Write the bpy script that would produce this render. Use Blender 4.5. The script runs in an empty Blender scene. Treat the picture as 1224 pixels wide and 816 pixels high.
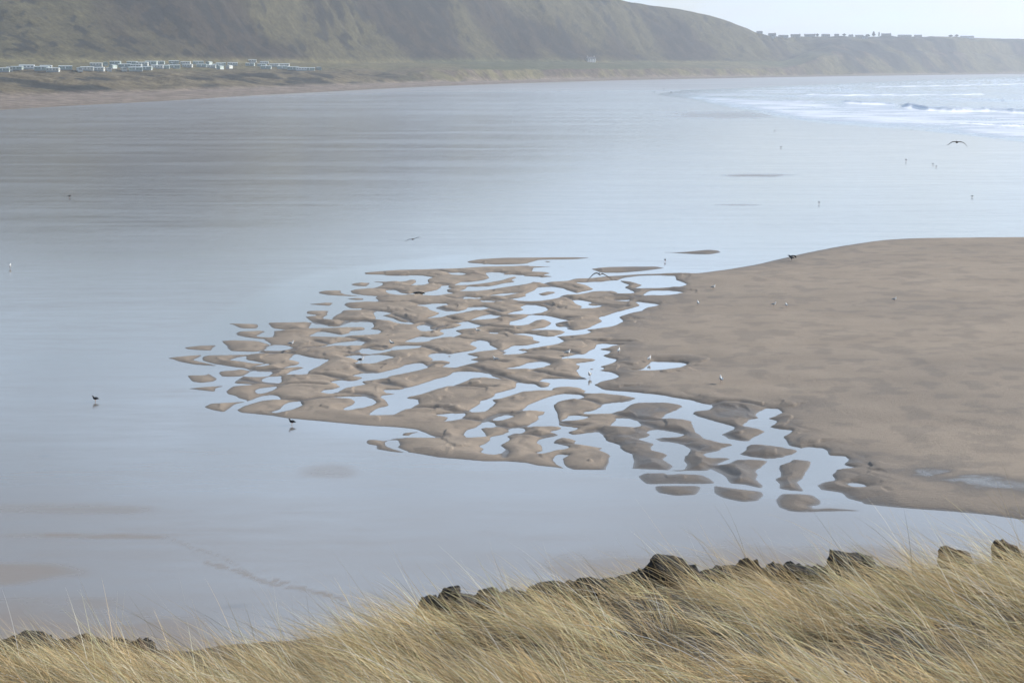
import bpy, math, random
import numpy as np
from mathutils import Vector

rng = np.random.default_rng(7)
random.seed(7)
sc = bpy.context.scene
COL = sc.collection

# ------------------------------------------------------------------ camera geometry
F = 2040.0; H = 20.0; CX, CY = 612.0, 408.0; HOR = 79.0
P = math.atan((CY - HOR) / F)
cp, sp = math.cos(P), math.sin(P)

def ray(x, y):
    x = np.asarray(x, float); y = np.asarray(y, float)
    a = (x - CX) / F; b = -(y - CY) / F
    return a, cp + b * sp, -sp + b * cp

def ground(x, y, z=0.0):
    dx, dy, dz = ray(x, y)
    t = (H - z) / -dz
    return dx * t, dy * t

def at_dist(x, y, D):
    "point seen at pixel (x, y) at forward distance D"
    dx, dy, dz = ray(x, y)
    t = D / dy
    return np.array([dx * t, D + 0 * t, H + dz * t])

def row_of(D, z):
    "pixel row of a point straight ahead"
    a = np.arctan2(H - z, D)
    return CY + F * np.tan(a - P)

cam_d = bpy.data.cameras.new('camera'); cam = bpy.data.objects.new('camera', cam_d); COL.objects.link(cam)
cam_d.lens = 60.0; cam_d.sensor_width = 36.0; cam_d.sensor_fit = 'HORIZONTAL'
cam_d.clip_start = 0.1; cam_d.clip_end = 30000
cam.location = (0, 0, H); cam.rotation_euler = (math.pi / 2 - P, 0, 0)
sc.camera = cam

# ------------------------------------------------------------------ helpers
def tag(o, label=None, cat=None, group=None, kind=None):
    if label: o['label'] = label
    if cat: o['category'] = cat
    if group: o['group'] = group
    if kind: o['kind'] = kind
    return o

def empty(name, loc, rz=0.0, s=1.0):
    o = bpy.data.objects.new(name, None); COL.objects.link(o)
    o.location = loc; o.rotation_euler = (0, 0, rz); o.scale = (s, s, s)
    o.empty_display_size = 0.1
    return o

def mesh_np(name, V, Fq, mat=None, smooth=True, parent=None, attrs=None):
    V = np.asarray(V, np.float32); Fq = np.asarray(Fq, np.int32)
    me = bpy.data.meshes.new(name)
    nv, nf, k = len(V), len(Fq), Fq.shape[1]
    me.vertices.add(nv); me.vertices.foreach_set('co', V.ravel())
    me.loops.add(nf * k); me.loops.foreach_set('vertex_index', Fq.ravel())
    me.polygons.add(nf)
    me.polygons.foreach_set('loop_start', np.arange(0, nf * k, k, dtype=np.int32))
    me.polygons.foreach_set('use_smooth', np.full(nf, smooth))
    me.update(calc_edges=True)
    if attrs:
        for an, (typ, data) in attrs.items():
            a = me.attributes.new(an, typ, 'POINT')
            if typ == 'FLOAT':
                a.data.foreach_set('value', np.asarray(data, np.float32).ravel())
            else:
                d = np.ones((nv, 4), np.float32); d[:, :3] = data
                a.data.foreach_set('color', d.ravel())
    if mat: me.materials.append(mat)
    o = bpy.data.objects.new(name, me); COL.objects.link(o)
    if parent: o.parent = parent
    return o

def mesh_py(name, V, Fs, mat=None, smooth=False, parent=None):
    me = bpy.data.meshes.new(name); me.from_pydata([tuple(map(float, v)) for v in V], [], [tuple(f) for f in Fs]); me.update()
    for p in me.polygons: p.use_smooth = smooth
    if mat: me.materials.append(mat)
    o = bpy.data.objects.new(name, me); COL.objects.link(o)
    if parent: o.parent = parent
    return o

def grid_faces(nr, nc):
    i = np.arange(nr - 1)[:, None] * nc + np.arange(nc - 1)[None, :]
    i = i.ravel()
    return np.stack([i, i + 1, i + nc + 1, i + nc], 1)

_perm = np.random.default_rng(3).random((512, 512))
def vnoise(x, y, seed=0):
    x = np.asarray(x, float) + seed * 37.17; y = np.asarray(y, float) + seed * 91.7
    xi = np.floor(x).astype(int); yi = np.floor(y).astype(int)
    fx = x - xi; fy = y - yi
    fx = fx * fx * fx * (fx * (fx * 6 - 15) + 10); fy = fy * fy * fy * (fy * (fy * 6 - 15) + 10)
    a = _perm[yi & 511, xi & 511]; b = _perm[yi & 511, (xi + 1) & 511]
    c = _perm[(yi + 1) & 511, xi & 511]; d = _perm[(yi + 1) & 511, (xi + 1) & 511]
    return (a + (b - a) * fx) * (1 - fy) + (c + (d - c) * fx) * fy   # 0..1
def fbm(x, y, octv=4, seed=0):
    s = 0; a = 0.5; t = 0
    for k in range(octv):
        s = s + a * vnoise(x * 2 ** k, y * 2 ** k, seed + k * 5); t += a; a *= 0.5
    return s / t * 2 - 1                                             # -1..1
def sstep(a, b, x):
    t = np.clip((x - a) / (b - a), 0, 1); return t * t * (3 - 2 * t)
def lerp(a, b, t): return a + (b - a) * t

class NT:
    def __init__(s, name):
        s.m = bpy.data.materials.new(name); s.m.use_nodes = True
        s.n = s.m.node_tree.nodes; s.l = s.m.node_tree.links
        s.b = s.n['Principled BSDF']
    def add(s, t, **kw):
        n = s.n.new(t)
        for k, v in kw.items(): setattr(n, k, v)
        return n
    def noise(s, vec, scale, detail=4, rough=0.55, dist=0.0):
        n = s.add('ShaderNodeTexNoise'); n.inputs['Scale'].default_value = scale
        n.inputs['Detail'].default_value = detail; n.inputs['Roughness'].default_value = rough
        n.inputs['Distortion'].default_value = dist
        if vec is not None: s.l.new(vec, n.inputs['Vector'])
        return n.outputs['Fac']
    def mapping(s, vec, sc_=(1, 1, 1), rot=(0, 0, 0)):
        n = s.add('ShaderNodeMapping'); n.inputs['Scale'].default_value = sc_; n.inputs['Rotation'].default_value = rot
        s.l.new(vec, n.inputs['Vector']); return n.outputs['Vector']
    def pos(s): return s.add('ShaderNodeNewGeometry').outputs['Position']
    def attr(s, name, out='Fac'):
        n = s.add('ShaderNodeAttribute'); n.attribute_name = name; return n.outputs[out]
    def rng(s, v, a, b, c, d):
        n = s.add('ShaderNodeMapRange'); s.l.new(v, n.inputs[0])
        for i, q in enumerate((a, b, c, d)): n.inputs[i + 1].default_value = q
        return n.outputs[0]
    def math(s, op, a, b=None):
        n = s.add('ShaderNodeMath', operation=op)
        for i, q in enumerate((a, b)):
            if q is None: continue
            if isinstance(q, (int, float)): n.inputs[i].default_value = q
            else: s.l.new(q, n.inputs[i])
        return n.outputs[0]
    def mix(s, fac, a, b, blend='MIX'):
        n = s.add('ShaderNodeMix', data_type='RGBA', blend_type=blend)
        for i, q in ((0, fac), (6, a), (7, b)):
            if isinstance(q, (int, float)): n.inputs[i].default_value = q
            elif isinstance(q, tuple): n.inputs[i].default_value = (*q, 1)
            else: s.l.new(q, n.inputs[i])
        return n.outputs[2]
    def bump(s, h, strength, dist):
        n = s.add('ShaderNodeBump'); n.inputs['Strength'].default_value = strength; n.inputs['Distance'].default_value = dist
        s.l.new(h, n.inputs['Height']); return n.outputs['Normal']
    def put(s, key, v):
        i = s.b.inputs[key]
        if isinstance(v, tuple): i.default_value = (*v, 1)
        elif isinstance(v, (int, float)): i.default_value = v
        else: s.l.new(v, i)

def simple_mat(name, col, rough=0.7, var=0.25, scale=8.0):
    t = NT(name); tc = t.add('ShaderNodeTexCoord').outputs['Object']
    n = t.noise(tc, scale)
    t.put('Base Color', t.mix(n, tuple(c * (1 - var) for c in col), tuple(min(1, c * (1 + var)) for c in col)))
    t.put('Roughness', rough)
    return t.m

# ------------------------------------------------------------------ tidal delta traced as ground outlines
TS = 8.16
def T(ox, oy, pts): return [(ox + x / TS, oy + y / TS) for x, y in pts]
t1 = lambda p: T(200, 370, p)
t2 = lambda p: T(340, 300, p)
t3 = lambda p: T(340, 390, p)
t4 = lambda p: T(480, 300, p)
t5 = lambda p: T(480, 390, p)
t6 = lambda p: T(620, 300, p)
tB = lambda p: T(620, 390, p)
t7 = lambda p: T(220, 430, p)
t8 = lambda p: T(440, 470, p)
t9 = lambda p: T(580, 480, p)
t10 = lambda p: T(700, 480, p)
t11 = lambda p: T(740, 520, p)
t12 = lambda p: T(880, 520, p)
t13 = lambda p: T(740, 290, p)
t14 = lambda p: T(840, 470, p)

MAIN = ([(500, 322), (475, 322.6), (437, 325.5)] + t2([(780, 218), (860, 300), (960, 312), (950, 335), (870, 362), (700, 372), (640, 388), (660, 415), (770, 432), (910, 442), (880, 455), (900, 470), (920, 488), (890, 493), (700, 497), (600, 505), (580, 525), (640, 560), (760, 560), (740, 573), (575, 577), (555, 600), (480, 640), (460, 665), (600, 680), (500, 690), (300, 700), (240, 695), (0, 695)])
 + t1([(980, 128), (1010, 165), (1040, 185), (1180, 197), (1040, 208), (1040, 240), (1030, 268), (940, 292), (1020, 340), (935, 400), (880, 420), (1030, 428), (700, 440), (420, 443), (350, 455), (340, 475), (350, 500), (460, 530), (560, 545), (650, 560), (760, 572), (820, 600), (740, 650), (690, 680), (650, 715), (700, 722), (850, 730), (700, 740)])
 + t7([(480, 258), (430, 290), (410, 305), (430, 335), (500, 350), (540, 375), (620, 395), (580, 450), (510, 490), (560, 515), (700, 528), (870, 545), (1000, 568), (1224, 588)])
 + t8([(0, 315), (280, 330), (470, 350), (560, 385), (600, 405), (680, 432), (430, 425), (260, 438), (160, 465), (60, 450), (0, 452), (-20, 475), (0, 495), (90, 510), (80, 545), (280, 575), (400, 575), (500, 590), (700, 625), (1000, 650)])
 + t9([(0, 580), (200, 580), (400, 595), (500, 620), (700, 640), (800, 660), (1150, 665)])
 + t10([(200, 662), (450, 652)])
 + t11([(110, 322), (240, 330), (480, 340), (560, 350), (680, 345), (860, 345), (890, 325), (1040, 400), (1080, 470), (1224, 480)])
 + t12([(100, 485), (230, 515), (420, 530), (660, 550), (800, 540), (830, 530), (1030, 560), (1100, 620), (1224, 650)])
 + [(1033, 602), (1070, 606), (1107, 609), (1139, 611), (1181, 615), (1224, 621), (1340, 640), (1700, 690), (2300, 700), (2300, 250), (1600, 262), (1350, 270), (1224, 277), (1150, 281), (1100, 284), (1050, 287.5), (1000, 295), (960, 303), (930, 310), (905, 316), (870, 322), (833, 326.8), (806, 326.8), (777, 327.4), (752, 328.5), (742, 329.4), (727, 330), (705, 332.5), (687, 333), (680, 335.5), (640, 320), (655, 319), (700, 320), (640, 318.3), (600, 318.3), (572, 319), (545, 321)])

LOBES = [t2([(645, 325), (700, 310), (840, 310), (820, 330), (800, 345), (680, 340)]),
 t2([(330, 400), (400, 385), (560, 385), (545, 405), (600, 425), (760, 440), (620, 440), (430, 430), (340, 415)]),
 t2([(600, 465), (700, 457), (770, 462), (770, 478), (680, 478)]),
 t2([(220, 520), (400, 503), (480, 505), (440, 535), (300, 525)]),
 t2([(215, 595), (240, 582), (435, 582), (415, 608), (420, 622), (375, 650), (390, 668), (480, 672), (610, 682), (590, 710), (530, 740), (440, 735), (380, 715), (290, 705), (240, 670), (200, 640), (330, 628), (220, 612)]),
 t1([(590, 135), (880, 140), (890, 165), (870, 185), (720, 182), (650, 150)]),
 t1([(670, 230), (700, 212), (900, 205), (960, 212), (870, 255), (900, 262), (1060, 268), (1140, 290), (940, 290), (760, 268), (680, 250)]),
 t1([(530, 305), (640, 297), (880, 305), (1010, 345), (970, 370), (930, 400), (860, 412), (620, 405), (590, 380), (580, 350), (545, 325)]),
 t1([(165, 370), (300, 352), (490, 345), (440, 375), (430, 400), (300, 395), (190, 385)]),
 t1([(0, 475), (40, 465), (200, 450), (340, 440), (320, 460), (245, 490), (330, 510), (500, 545), (440, 550), (260, 535), (130, 510), (60, 485)]),
 t1([(500, 620), (520, 600), (660, 590), (720, 580), (820, 600), (740, 650), (600, 655), (530, 650)]),
 t1([(190, 640), (380, 638), (400, 625), (490, 675), (450, 700), (330, 715), (240, 700)]),
 t1([(200, 770), (340, 755), (500, 745), (560, 745), (470, 765), (460, 800), (330, 785)]),
 t7([(190, 460), (260, 425), (400, 418), (620, 405), (500, 430), (440, 470), (390, 510), (280, 490)]),
]
ISLES = [t8([(330, 410), (350, 385), (510, 373), (420, 395), (400, 412)]),
 t11([(190, 400), (250, 370), (440, 368), (470, 383), (600, 375), (800, 385), (880, 420), (940, 470), (700, 475), (560, 472), (280, 478), (220, 440)]),
 t11([(360, 492), (800, 492), (760, 580), (560, 590), (380, 560), (350, 520)]),
 t11([(930, 490), (1060, 510), (1224, 530), (1380, 548), (1412, 580), (1350, 640), (1210, 650), (1100, 630), (1000, 605), (925, 560)]),
 t12([(385, 640), (440, 570), (600, 570), (740, 580), (830, 640), (810, 680), (720, 690), (760, 718), (900, 708), (1100, 722), (1224, 738), (1060, 738), (760, 745), (640, 750), (520, 740), (420, 700)]),
 [(706, 321.4), (724, 319.2), (750, 319), (785, 318.6), (795, 320.5), (770, 323.8), (745, 325.8), (718, 326)],
 [(558.4, 312.3), (573, 309.8), (602.5, 308.2), (630, 308), (670, 307.6), (708, 308), (690, 309.6), (644.5, 310.4), (636, 313), (628, 315.4), (594, 316.2), (580, 315.5), (560, 314.2)],
 [(650, 312.6), (655, 312), (659, 312.8), (655, 313.6)],
 [(790, 301.6), (812, 301.6), (828, 300.2), (845, 298.6), (858, 299.4), (862, 301.6), (850, 303.9), (830, 303.7), (812, 302.6)],
 t14([(335, 590), (400, 560), (440, 500), (560, 500), (700, 515), (950, 555), (900, 590), (820, 610), (790, 630), (600, 630), (430, 615)]),
 t6([(175, 420), (260, 398), (380, 402), (280, 432), (200, 430)]),
 t6([(795, 338), (840, 333), (895, 338), (840, 344)]),
 t5([(430, 295), (460, 287), (505, 290), (460, 300)]),
 t5([(1120, 230), (1180, 218), (1260, 225), (1200, 240)]),
 tB([(680, 418), (710, 412), (745, 417), (710, 424)]),
 t12([(370, 420), (430, 400), (412, 350), (405, 295), (515, 262), (540, 240), (740, 255), (730, 300), (680, 380), (660, 425), (600, 460), (630, 500), (660, 548), (540, 540), (420, 520), (430, 480), (375, 440)]),
]
WATER = [
 t2([(560, 222), (900, 230), (1100, 237), (1224, 240), (1224, 280), (1130, 300), (980, 300), (860, 297), (840, 305), (700, 305), (560, 300)]),
 t4([(525, 332), (600, 300), (700, 298), (830, 280), (870, 262), (830, 215), (900, 203), (1000, 215), (960, 235), (1080, 225), (1200, 235), (1150, 250), (1060, 255), (950, 290), (800, 315), (660, 332), (560, 337)]),
 t4([(565, 392), (640, 370), (650, 345), (740, 346), (900, 340), (1030, 310), (1150, 297), (1080, 288), (1120, 265), (1200, 250), (1260, 250), (1260, 312), (1150, 332), (1000, 352), (850, 378), (700, 394)]),
 t4([(470, 212), (560, 208), (625, 225), (560, 238), (500, 230)]),
 t4([(0, 240), (80, 235), (170, 236), (300, 255), (255, 270), (240, 290), (250, 312), (200, 332), (95, 340), (160, 302), (150, 280), (60, 280), (-15, 287)]),
 t4([(215, 432), (230, 403), (360, 380), (400, 355), (400, 338), (455, 338), (430, 355), (500, 366), (420, 377), (430, 398), (510, 412), (420, 422), (320, 437)]),
 t2([(1000, 383), (1060, 383), (1120, 408), (1224, 420), (1270, 408), (1275, 425), (1140, 432), (1020, 412)]),
 t4([(150, 530), (200, 518), (400, 506), (445, 525), (330, 545), (320, 562), (420, 588), (540, 588), (640, 570), (660, 546), (780, 543), (830, 560), (760, 577), (640, 587), (560, 607), (440, 628), (340, 657), (230, 662), (330, 632), (390, 607), (290, 572), (260, 545)]),
 t4([(600, 470), (640, 448), (780, 450), (740, 470)]),
 t4([(860, 445), (900, 425), (1030, 408), (1160, 408), (1040, 427), (960, 442)]),
 t4([(780, 484), (880, 483), (980, 486), (900, 499), (800, 499)]),
 t4([(1030, 468), (1160, 458), (1224, 440), (1250, 465), (1224, 487), (1130, 477)]),
 t4([(670, 677), (740, 650), (830, 620), (972, 630), (900, 657), (760, 670)]),
 t6([(-120, 617), (-30, 590), (65, 575), (30, 545), (80, 528), (150, 528), (250, 546), (278, 575), (200, 604), (100, 617), (0, 617)]),
 t2([(878, 600), (920, 588), (1035, 600), (1000, 620), (930, 628), (1050, 655), (1100, 685), (1224, 698), (1252, 712), (1224, 718), (1120, 708), (1040, 677), (900, 670), (903, 645)]),
 t5([(150, 5), (200, -16), (270, 5), (270, 30), (332, 42), (240, 52), (190, 45)]),
 t5([(440, -30), (590, -36), (620, -48), (700, -21), (758, -4), (700, 18), (600, 28), (505, 42), (580, 72), (500, 102), (380, 114), (300, 127), (220, 154), (120, 157), (35, 150), (180, 97), (260, 103), (380, 93), (430, 70), (380, 45), (420, 25), (540, 10), (605, -15), (560, -25)]),
 t3([(740, 235), (790, 210), (860, 228), (960, 233), (1040, 220), (1100, 188), (1224, 186), (1340, 188), (1290, 215), (1150, 227), (1040, 234), (940, 260), (850, 270), (760, 270)]),
 t3([(575, 292), (700, 279), (760, 288), (900, 276), (1000, 283), (1065, 303), (960, 327), (880, 358), (780, 372), (685, 364), (745, 340), (680, 315)]),
 t3([(298, 200), (420, 188), (540, 153), (680, 140), (775, 155), (740, 190), (600, 194), (470, 192), (330, 208)]),
 t3([(48, 328), (110, 270), (180, 288), (300, 313), (435, 322), (400, 347), (320, 394), (230, 432), (222, 464), (130, 472), (30, 470), (80, 435), (210, 402), (140, 396), (0, 407), (60, 388), (150, 370), (158, 350), (110, 336)]),
 t3([(668, 480), (750, 458), (900, 458), (1020, 433), (1140, 403), (1200, 372), (1322, 355), (1375, 385), (1399, 405), (1262, 437), (1142, 460), (1020, 482), (990, 502), (850, 522), (740, 537), (785, 565), (700, 582), (580, 602), (510, 642), (440, 657), (360, 642), (400, 618), (500, 610), (558, 590), (520, 560), (450, 540), (520, 526), (640, 528), (720, 523), (780, 500), (700, 490)]),
 t3([(468, 692), (600, 683), (760, 683), (850, 708), (888, 740), (840, 772), (760, 792), (680, 802), (620, 817), (588, 807), (640, 780), (690, 760), (698, 730), (660, 705), (600, 700)]),
 t5([(0, 615), (150, 578), (350, 513), (480, 478), (530, 443), (620, 435), (740, 446), (850, 468), (870, 485), (990, 518), (800, 494), (660, 507), (620, 532), (520, 572), (400, 592), (300, 622), (200, 657), (50, 687), (35, 700), (100, 708), (150, 718), (158, 750), (100, 790), (0, 817), (-60, 850), (-100, 864), (-315, 864), (-270, 830), (-230, 800), (-110, 770), (-130, 735), (-190, 690), (-170, 672), (-100, 668), (-42, 655), (-150, 650), (-165, 618)]),
 tB([(-470, 820), (-360, 750), (-370, 730), (-280, 708), (-222, 678), (-222, 655), (-142, 633), (-5, 600), (-12, 550), (80, 556), (80, 625), (10, 642), (-92, 677), (-200, 707), (-280, 717), (-237, 740), (-242, 762), (-290, 792), (-345, 834), (-420, 842), (-455, 830)]),
 tB([(780, 173), (830, 168), (1020, 180), (900, 192), (850, 212), (770, 222), (893, 240), (870, 267), (800, 285), (955, 325), (920, 352), (850, 372), (780, 392), (835, 410), (780, 432), (900, 450), (980, 485), (930, 507), (800, 537), (730, 570), (820, 618), (900, 628), (1100, 638), (1224, 650), (1224, 702), (1150, 697), (1000, 672), (820, 652), (680, 657), (640, 645), (670, 630), (600, 600), (500, 590), (400, 590), (320, 600), (310, 627), (200, 627), (0, 642), (0, 553), (130, 558), (200, 595), (300, 588), (320, 553), (260, 545), (205, 540), (260, 508), (400, 508), (560, 518), (640, 520), (700, 525), (620, 490), (578, 440), (610, 390), (558, 363), (700, 343), (780, 328), (740, 320), (580, 310), (415, 317), (440, 298), (560, 278), (660, 270), (690, 240), (750, 218), (760, 200)]),
 tB([(-142, 420), (-60, 394), (30, 383), (110, 353), (210, 343), (308, 370), (240, 394), (120, 417)]),
 tB([(-165, 277), (-100, 255), (-150, 240), (-40, 186), (100, 184), (228, 155), (150, 135), (150, 105), (80, 92), (-10, 88), (-50, 70), (60, 66), (150, 80), (260, 98), (345, 95), (400, 118), (434, 145), (370, 172), (200, 202), (90, 217), (40, 235), (78, 247), (0, 267), (-80, 274)]),
 t5([(855, 56), (940, 60), (925, 74), (870, 70)]),
 t5([(268, 290), (300, 263), (360, 260), (420, 268), (500, 263), (600, 248), (700, 233), (750, 210), (678, 175), (700, 148), (760, 138), (830, 148), (862, 190), (935, 222), (850, 237), (740, 247), (620, 272), (743, 300), (655, 325), (745, 345), (640, 372), (520, 402), (385, 400), (480, 365), (492, 345), (400, 338), (288, 342), (320, 325)]),
 t6([(-77, 724), (-72, 690), (-10, 678), (60, 658), (120, 623), (240, 628), (340, 650), (488, 680), (400, 694), (335, 705), (360, 735), (460, 745), (460, 765), (550, 772), (680, 755), (760, 720), (828, 685), (783, 650), (880, 626), (960, 598), (1060, 573), (1130, 553), (1200, 533), (1148, 493), (1280, 508), (1362, 525), (1300, 542), (1220, 557), (1200, 582), (1100, 602), (965, 640), (1012, 685), (930, 727), (850, 747), (700, 767), (610, 765), (704, 785), (640, 810), (540, 822), (440, 832), (345, 834), (460, 795), (440, 775), (330, 770), (98, 774), (180, 758), (270, 745), (320, 720), (328, 692), (242, 662), (150, 680), (92, 714), (-10, 730)]),
 t6([(0, 472), (30, 458), (90, 440), (78, 420), (180, 378), (200, 353), (260, 348), (400, 358), (470, 388), (560, 413), (650, 393), (745, 373), (690, 340), (555, 305), (640, 308), (760, 298), (850, 293), (960, 283), (1000, 308), (1065, 330), (1018, 355), (1125, 405), (1060, 420), (980, 417), (955, 395), (880, 390), (700, 397), (600, 422), (400, 432), (380, 457), (220, 487), (120, 492), (0, 487)]),
 t13([(-5, 367), (60, 343), (200, 323), (350, 318), (534, 320), (542, 360), (602, 385), (654, 408), (580, 432), (400, 444), (158, 447), (243, 415), (150, 385), (30, 372)]),
 t13([(248, 515), (290, 483), (330, 466), (500, 466), (618, 485), (520, 507), (400, 517)]),
 t6([(940, 475), (1077, 473), (1050, 492), (950, 487)]),
 t6([(528, 473), (580, 473), (702, 500), (650, 520), (680, 530), (803, 535), (720, 557), (608, 564), (640, 540), (570, 515)]),
 t6([(150, 160), (240, 163), (700, 158), (712, 185), (785, 195), (720, 237), (680, 264), (550, 268), (488, 290), (300, 300), (230, 318), (160, 300), (60, 303), (-20, 325), (-20, 255), (60, 243), (230, 256), (340, 250), (235, 232), (345, 213), (250, 205), (128, 200)]),
 t8([(663, 205), (780, 195), (930, 195), (942, 205), (892, 250), (820, 267), (750, 272), (800, 235), (700, 217)]),
 t9([(-27, 205), (20, 198), (60, 206), (103, 240), (60, 252), (0, 252), (-60, 262), (-12, 310), (10, 335), (-20, 342), (-180, 347), (-208, 320), (-172, 280), (-100, 258), (-40, 223)]),
 t9([(228, 275), (290, 260), (360, 260), (393, 285), (340, 307), (260, 310), (190, 338), (228, 360), (180, 402), (118, 425), (188, 465), (160, 497), (90, 514), (0, 504), (-35, 490), (-5, 460), (-48, 435), (20, 410), (60, 370), (50, 345), (180, 323), (240, 293)]),
 t9([(83, 180), (130, 153), (210, 133), (284, 140), (200, 167), (130, 182)]),
 t9([(373, 80), (427, 34), (497, 4), (627, -46), (697, -66), (760, -80), (850, -76), (912, -70), (967, -44), (887, -27), (787, -17), (697, -2), (655, 36), (682, 90), (692, 140), (702, 200), (720, 233), (903, 255), (870, 277), (790, 297), (830, 320), (1000, 308), (1100, 298), (1142, 340), (1182, 385), (1312, 425), (1302, 460), (1360, 493), (1438, 510), (1422, 545), (1452, 580), (1432, 668), (1168, 662), (1208, 600), (1238, 520), (1125, 468), (1170, 455), (980, 427), (878, 405), (900, 380), (830, 360), (740, 348), (690, 365), (638, 400), (700, 418), (803, 435), (780, 457), (650, 477), (560, 502), (495, 497), (578, 483), (568, 440), (515, 400), (550, 370), (640, 348), (740, 328), (720, 315), (645, 295), (760, 265), (740, 248), (650, 237), (540, 242), (408, 245), (480, 205), (540, 170), (525, 140), (590, 123), (600, 95), (540, 92), (380, 84)]),
 t9([(748, 187), (810, 160), (830, 138), (900, 133), (1003, 150), (940, 172), (860, 185)]),
 t9([(658, 565), (700, 528), (740, 513), (804, 520), (748, 550), (763, 600), (802, 640), (870, 664), (780, 657), (700, 612)]),
 t10([(-5, 105), (60, 93), (120, 76), (190, 23), (300, 8), (430, -2), (520, -37), (571, -84), (700, -72), (850, -42), (1000, -22), (1080, 3), (1190, 28), (1218, 50), (1150, 77), (1000, 102), (1050, 138), (1150, 168), (1224, 190), (1224, 375), (1150, 352), (1108, 285), (1140, 250), (1118, 230), (1165, 218), (970, 173), (900, 170), (748, 167), (800, 125), (962, 50), (940, 30), (800, 10), (600, 8), (500, 12), (430, 27), (350, 82), (230, 117), (0, 120)]),
 t14([(30, 105), (60, 110), (80, 135), (45, 162), (-120, 182), (-80, 220), (0, 243), (120, 278), (303, 325), (272, 362), (158, 400), (260, 450), (400, 470), (460, 470), (490, 440), (613, 375), (560, 350), (420, 322), (405, 312), (480, 253), (560, 245), (528, 205), (620, 148), (720, 148), (768, 185), (700, 217), (612, 245), (718, 270), (700, 298), (640, 328), (760, 348), (845, 358), (853, 380), (768, 430), (833, 505), (960, 538), (1030, 523), (1150, 533), (1200, 560), (1224, 600)]
     ) + t12([(898, 198), (1060, 203), (1093, 235), (1040, 290), (1170, 315), (980, 332), (928, 380), (952, 440), (850, 457), (787, 490), (833, 533), (800, 552), (660, 566), (420, 540), (240, 530), (262, 490), (185, 430), (217, 390), (195, 350), (280, 290), (332, 250), (150, 237), (0, 238)]) + t14([(320, 645), (240, 687), (128, 697), (200, 665), (290, 640), (260, 628), (60, 627), (10, 595), (170, 560), (200, 535), (312, 500), (200, 487), (100, 462), (0, 405), (-60, 385), (-120, 200)]),
 t10([(240, 237), (310, 180), (300, 160), (400, 163), (500, 190), (523, 230), (470, 252), (400, 247)]),
 t10([(518, 365), (620, 340), (640, 320), (596, 300), (640, 278), (740, 278), (850, 298), (955, 320), (900, 344), (780, 350), (640, 356), (720, 388), (880, 403), (960, 428), (1013, 470), (938, 560), (993, 620), (962, 664), (805, 668), (860, 630), (755, 560), (812, 520), (750, 497), (635, 470), (680, 410), (640, 392)]),
 t8([(160, 480), (200, 458), (290, 456), (310, 500), (280, 525), (400, 570), (380, 580), (260, 547), (175, 515)]),
 t1([(605, 492), (680, 468), (770, 453), (767, 490), (900, 513), (950, 527), (860, 524), (720, 502)]),
 t1([(808, 562), (980, 526), (987, 538), (900, 556)]),
 t1([(738, 650), (820, 598), (1000, 598), (1023, 620), (980, 652), (860, 657)]),
 t1([(918, 685), (970, 658), (1112, 646), (1102, 717), (1000, 712), (930, 702)]),
 t7([(693, 300), (740, 278), (890, 260), (903, 270), (850, 302), (760, 327), (720, 327)]),
 t7([(390, 520), (430, 480), (520, 430), (640, 398), (740, 358), (850, 341), (912, 355), (943, 385), (860, 387), (760, 397), (660, 427), (580, 452), (510, 492), (570, 525), (480, 540)]),
 t7([(845, 512), (940, 480), (990, 430), (1060, 408), (1122, 408), (1143, 440), (1060, 482), (900, 517)]),
 t1([(868, 258), (960, 215), (1042, 213), (1034, 262), (1000, 270), (900, 266)]),
 t1([(932, 400), (1030, 343), (1150, 348), (1228, 370), (1180, 387), (1090, 404)]),
 t2([(232, 757), (270, 698), (300, 713), (380, 720), (430, 736), (540, 738), (600, 713), (660, 688), (760, 683), (853, 705), (863, 735), (825, 765), (790, 762), (795, 748), (760, 742), (640, 746), (480, 754)]),
 t3([(238, 98), (350, 46), (440, 63), (560, 83), (640, 63), (660, 43), (760, 36), (840, 28), (900, 31), (943, 50), (900, 77), (760, 87), (600, 97), (520, 109), (400, 105)]),
 t4([(838, 105), (905, 92), (935, 82), (905, 122), (850, 122)]),
 t12([(1085, 475), (1150, 463), (1234, 480), (1260, 498), (1224, 502), (1130, 497)]),
 [(754, 442.3), (771, 441), (781, 431.5), (797, 431.8), (811, 432.3), (822.5, 435), (811, 440), (781, 442.9)],
]
SOFT = [  # low damp sand at the foot of the dune and out on the flats
 [(-500, 775), (0, 790), (300, 800), (400, 850), (400, 1000), (-500, 1000)],
 [(780, 725), (900, 715), (1224, 720), (1800, 740), (1800, 1000), (700, 1000)],
]

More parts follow.
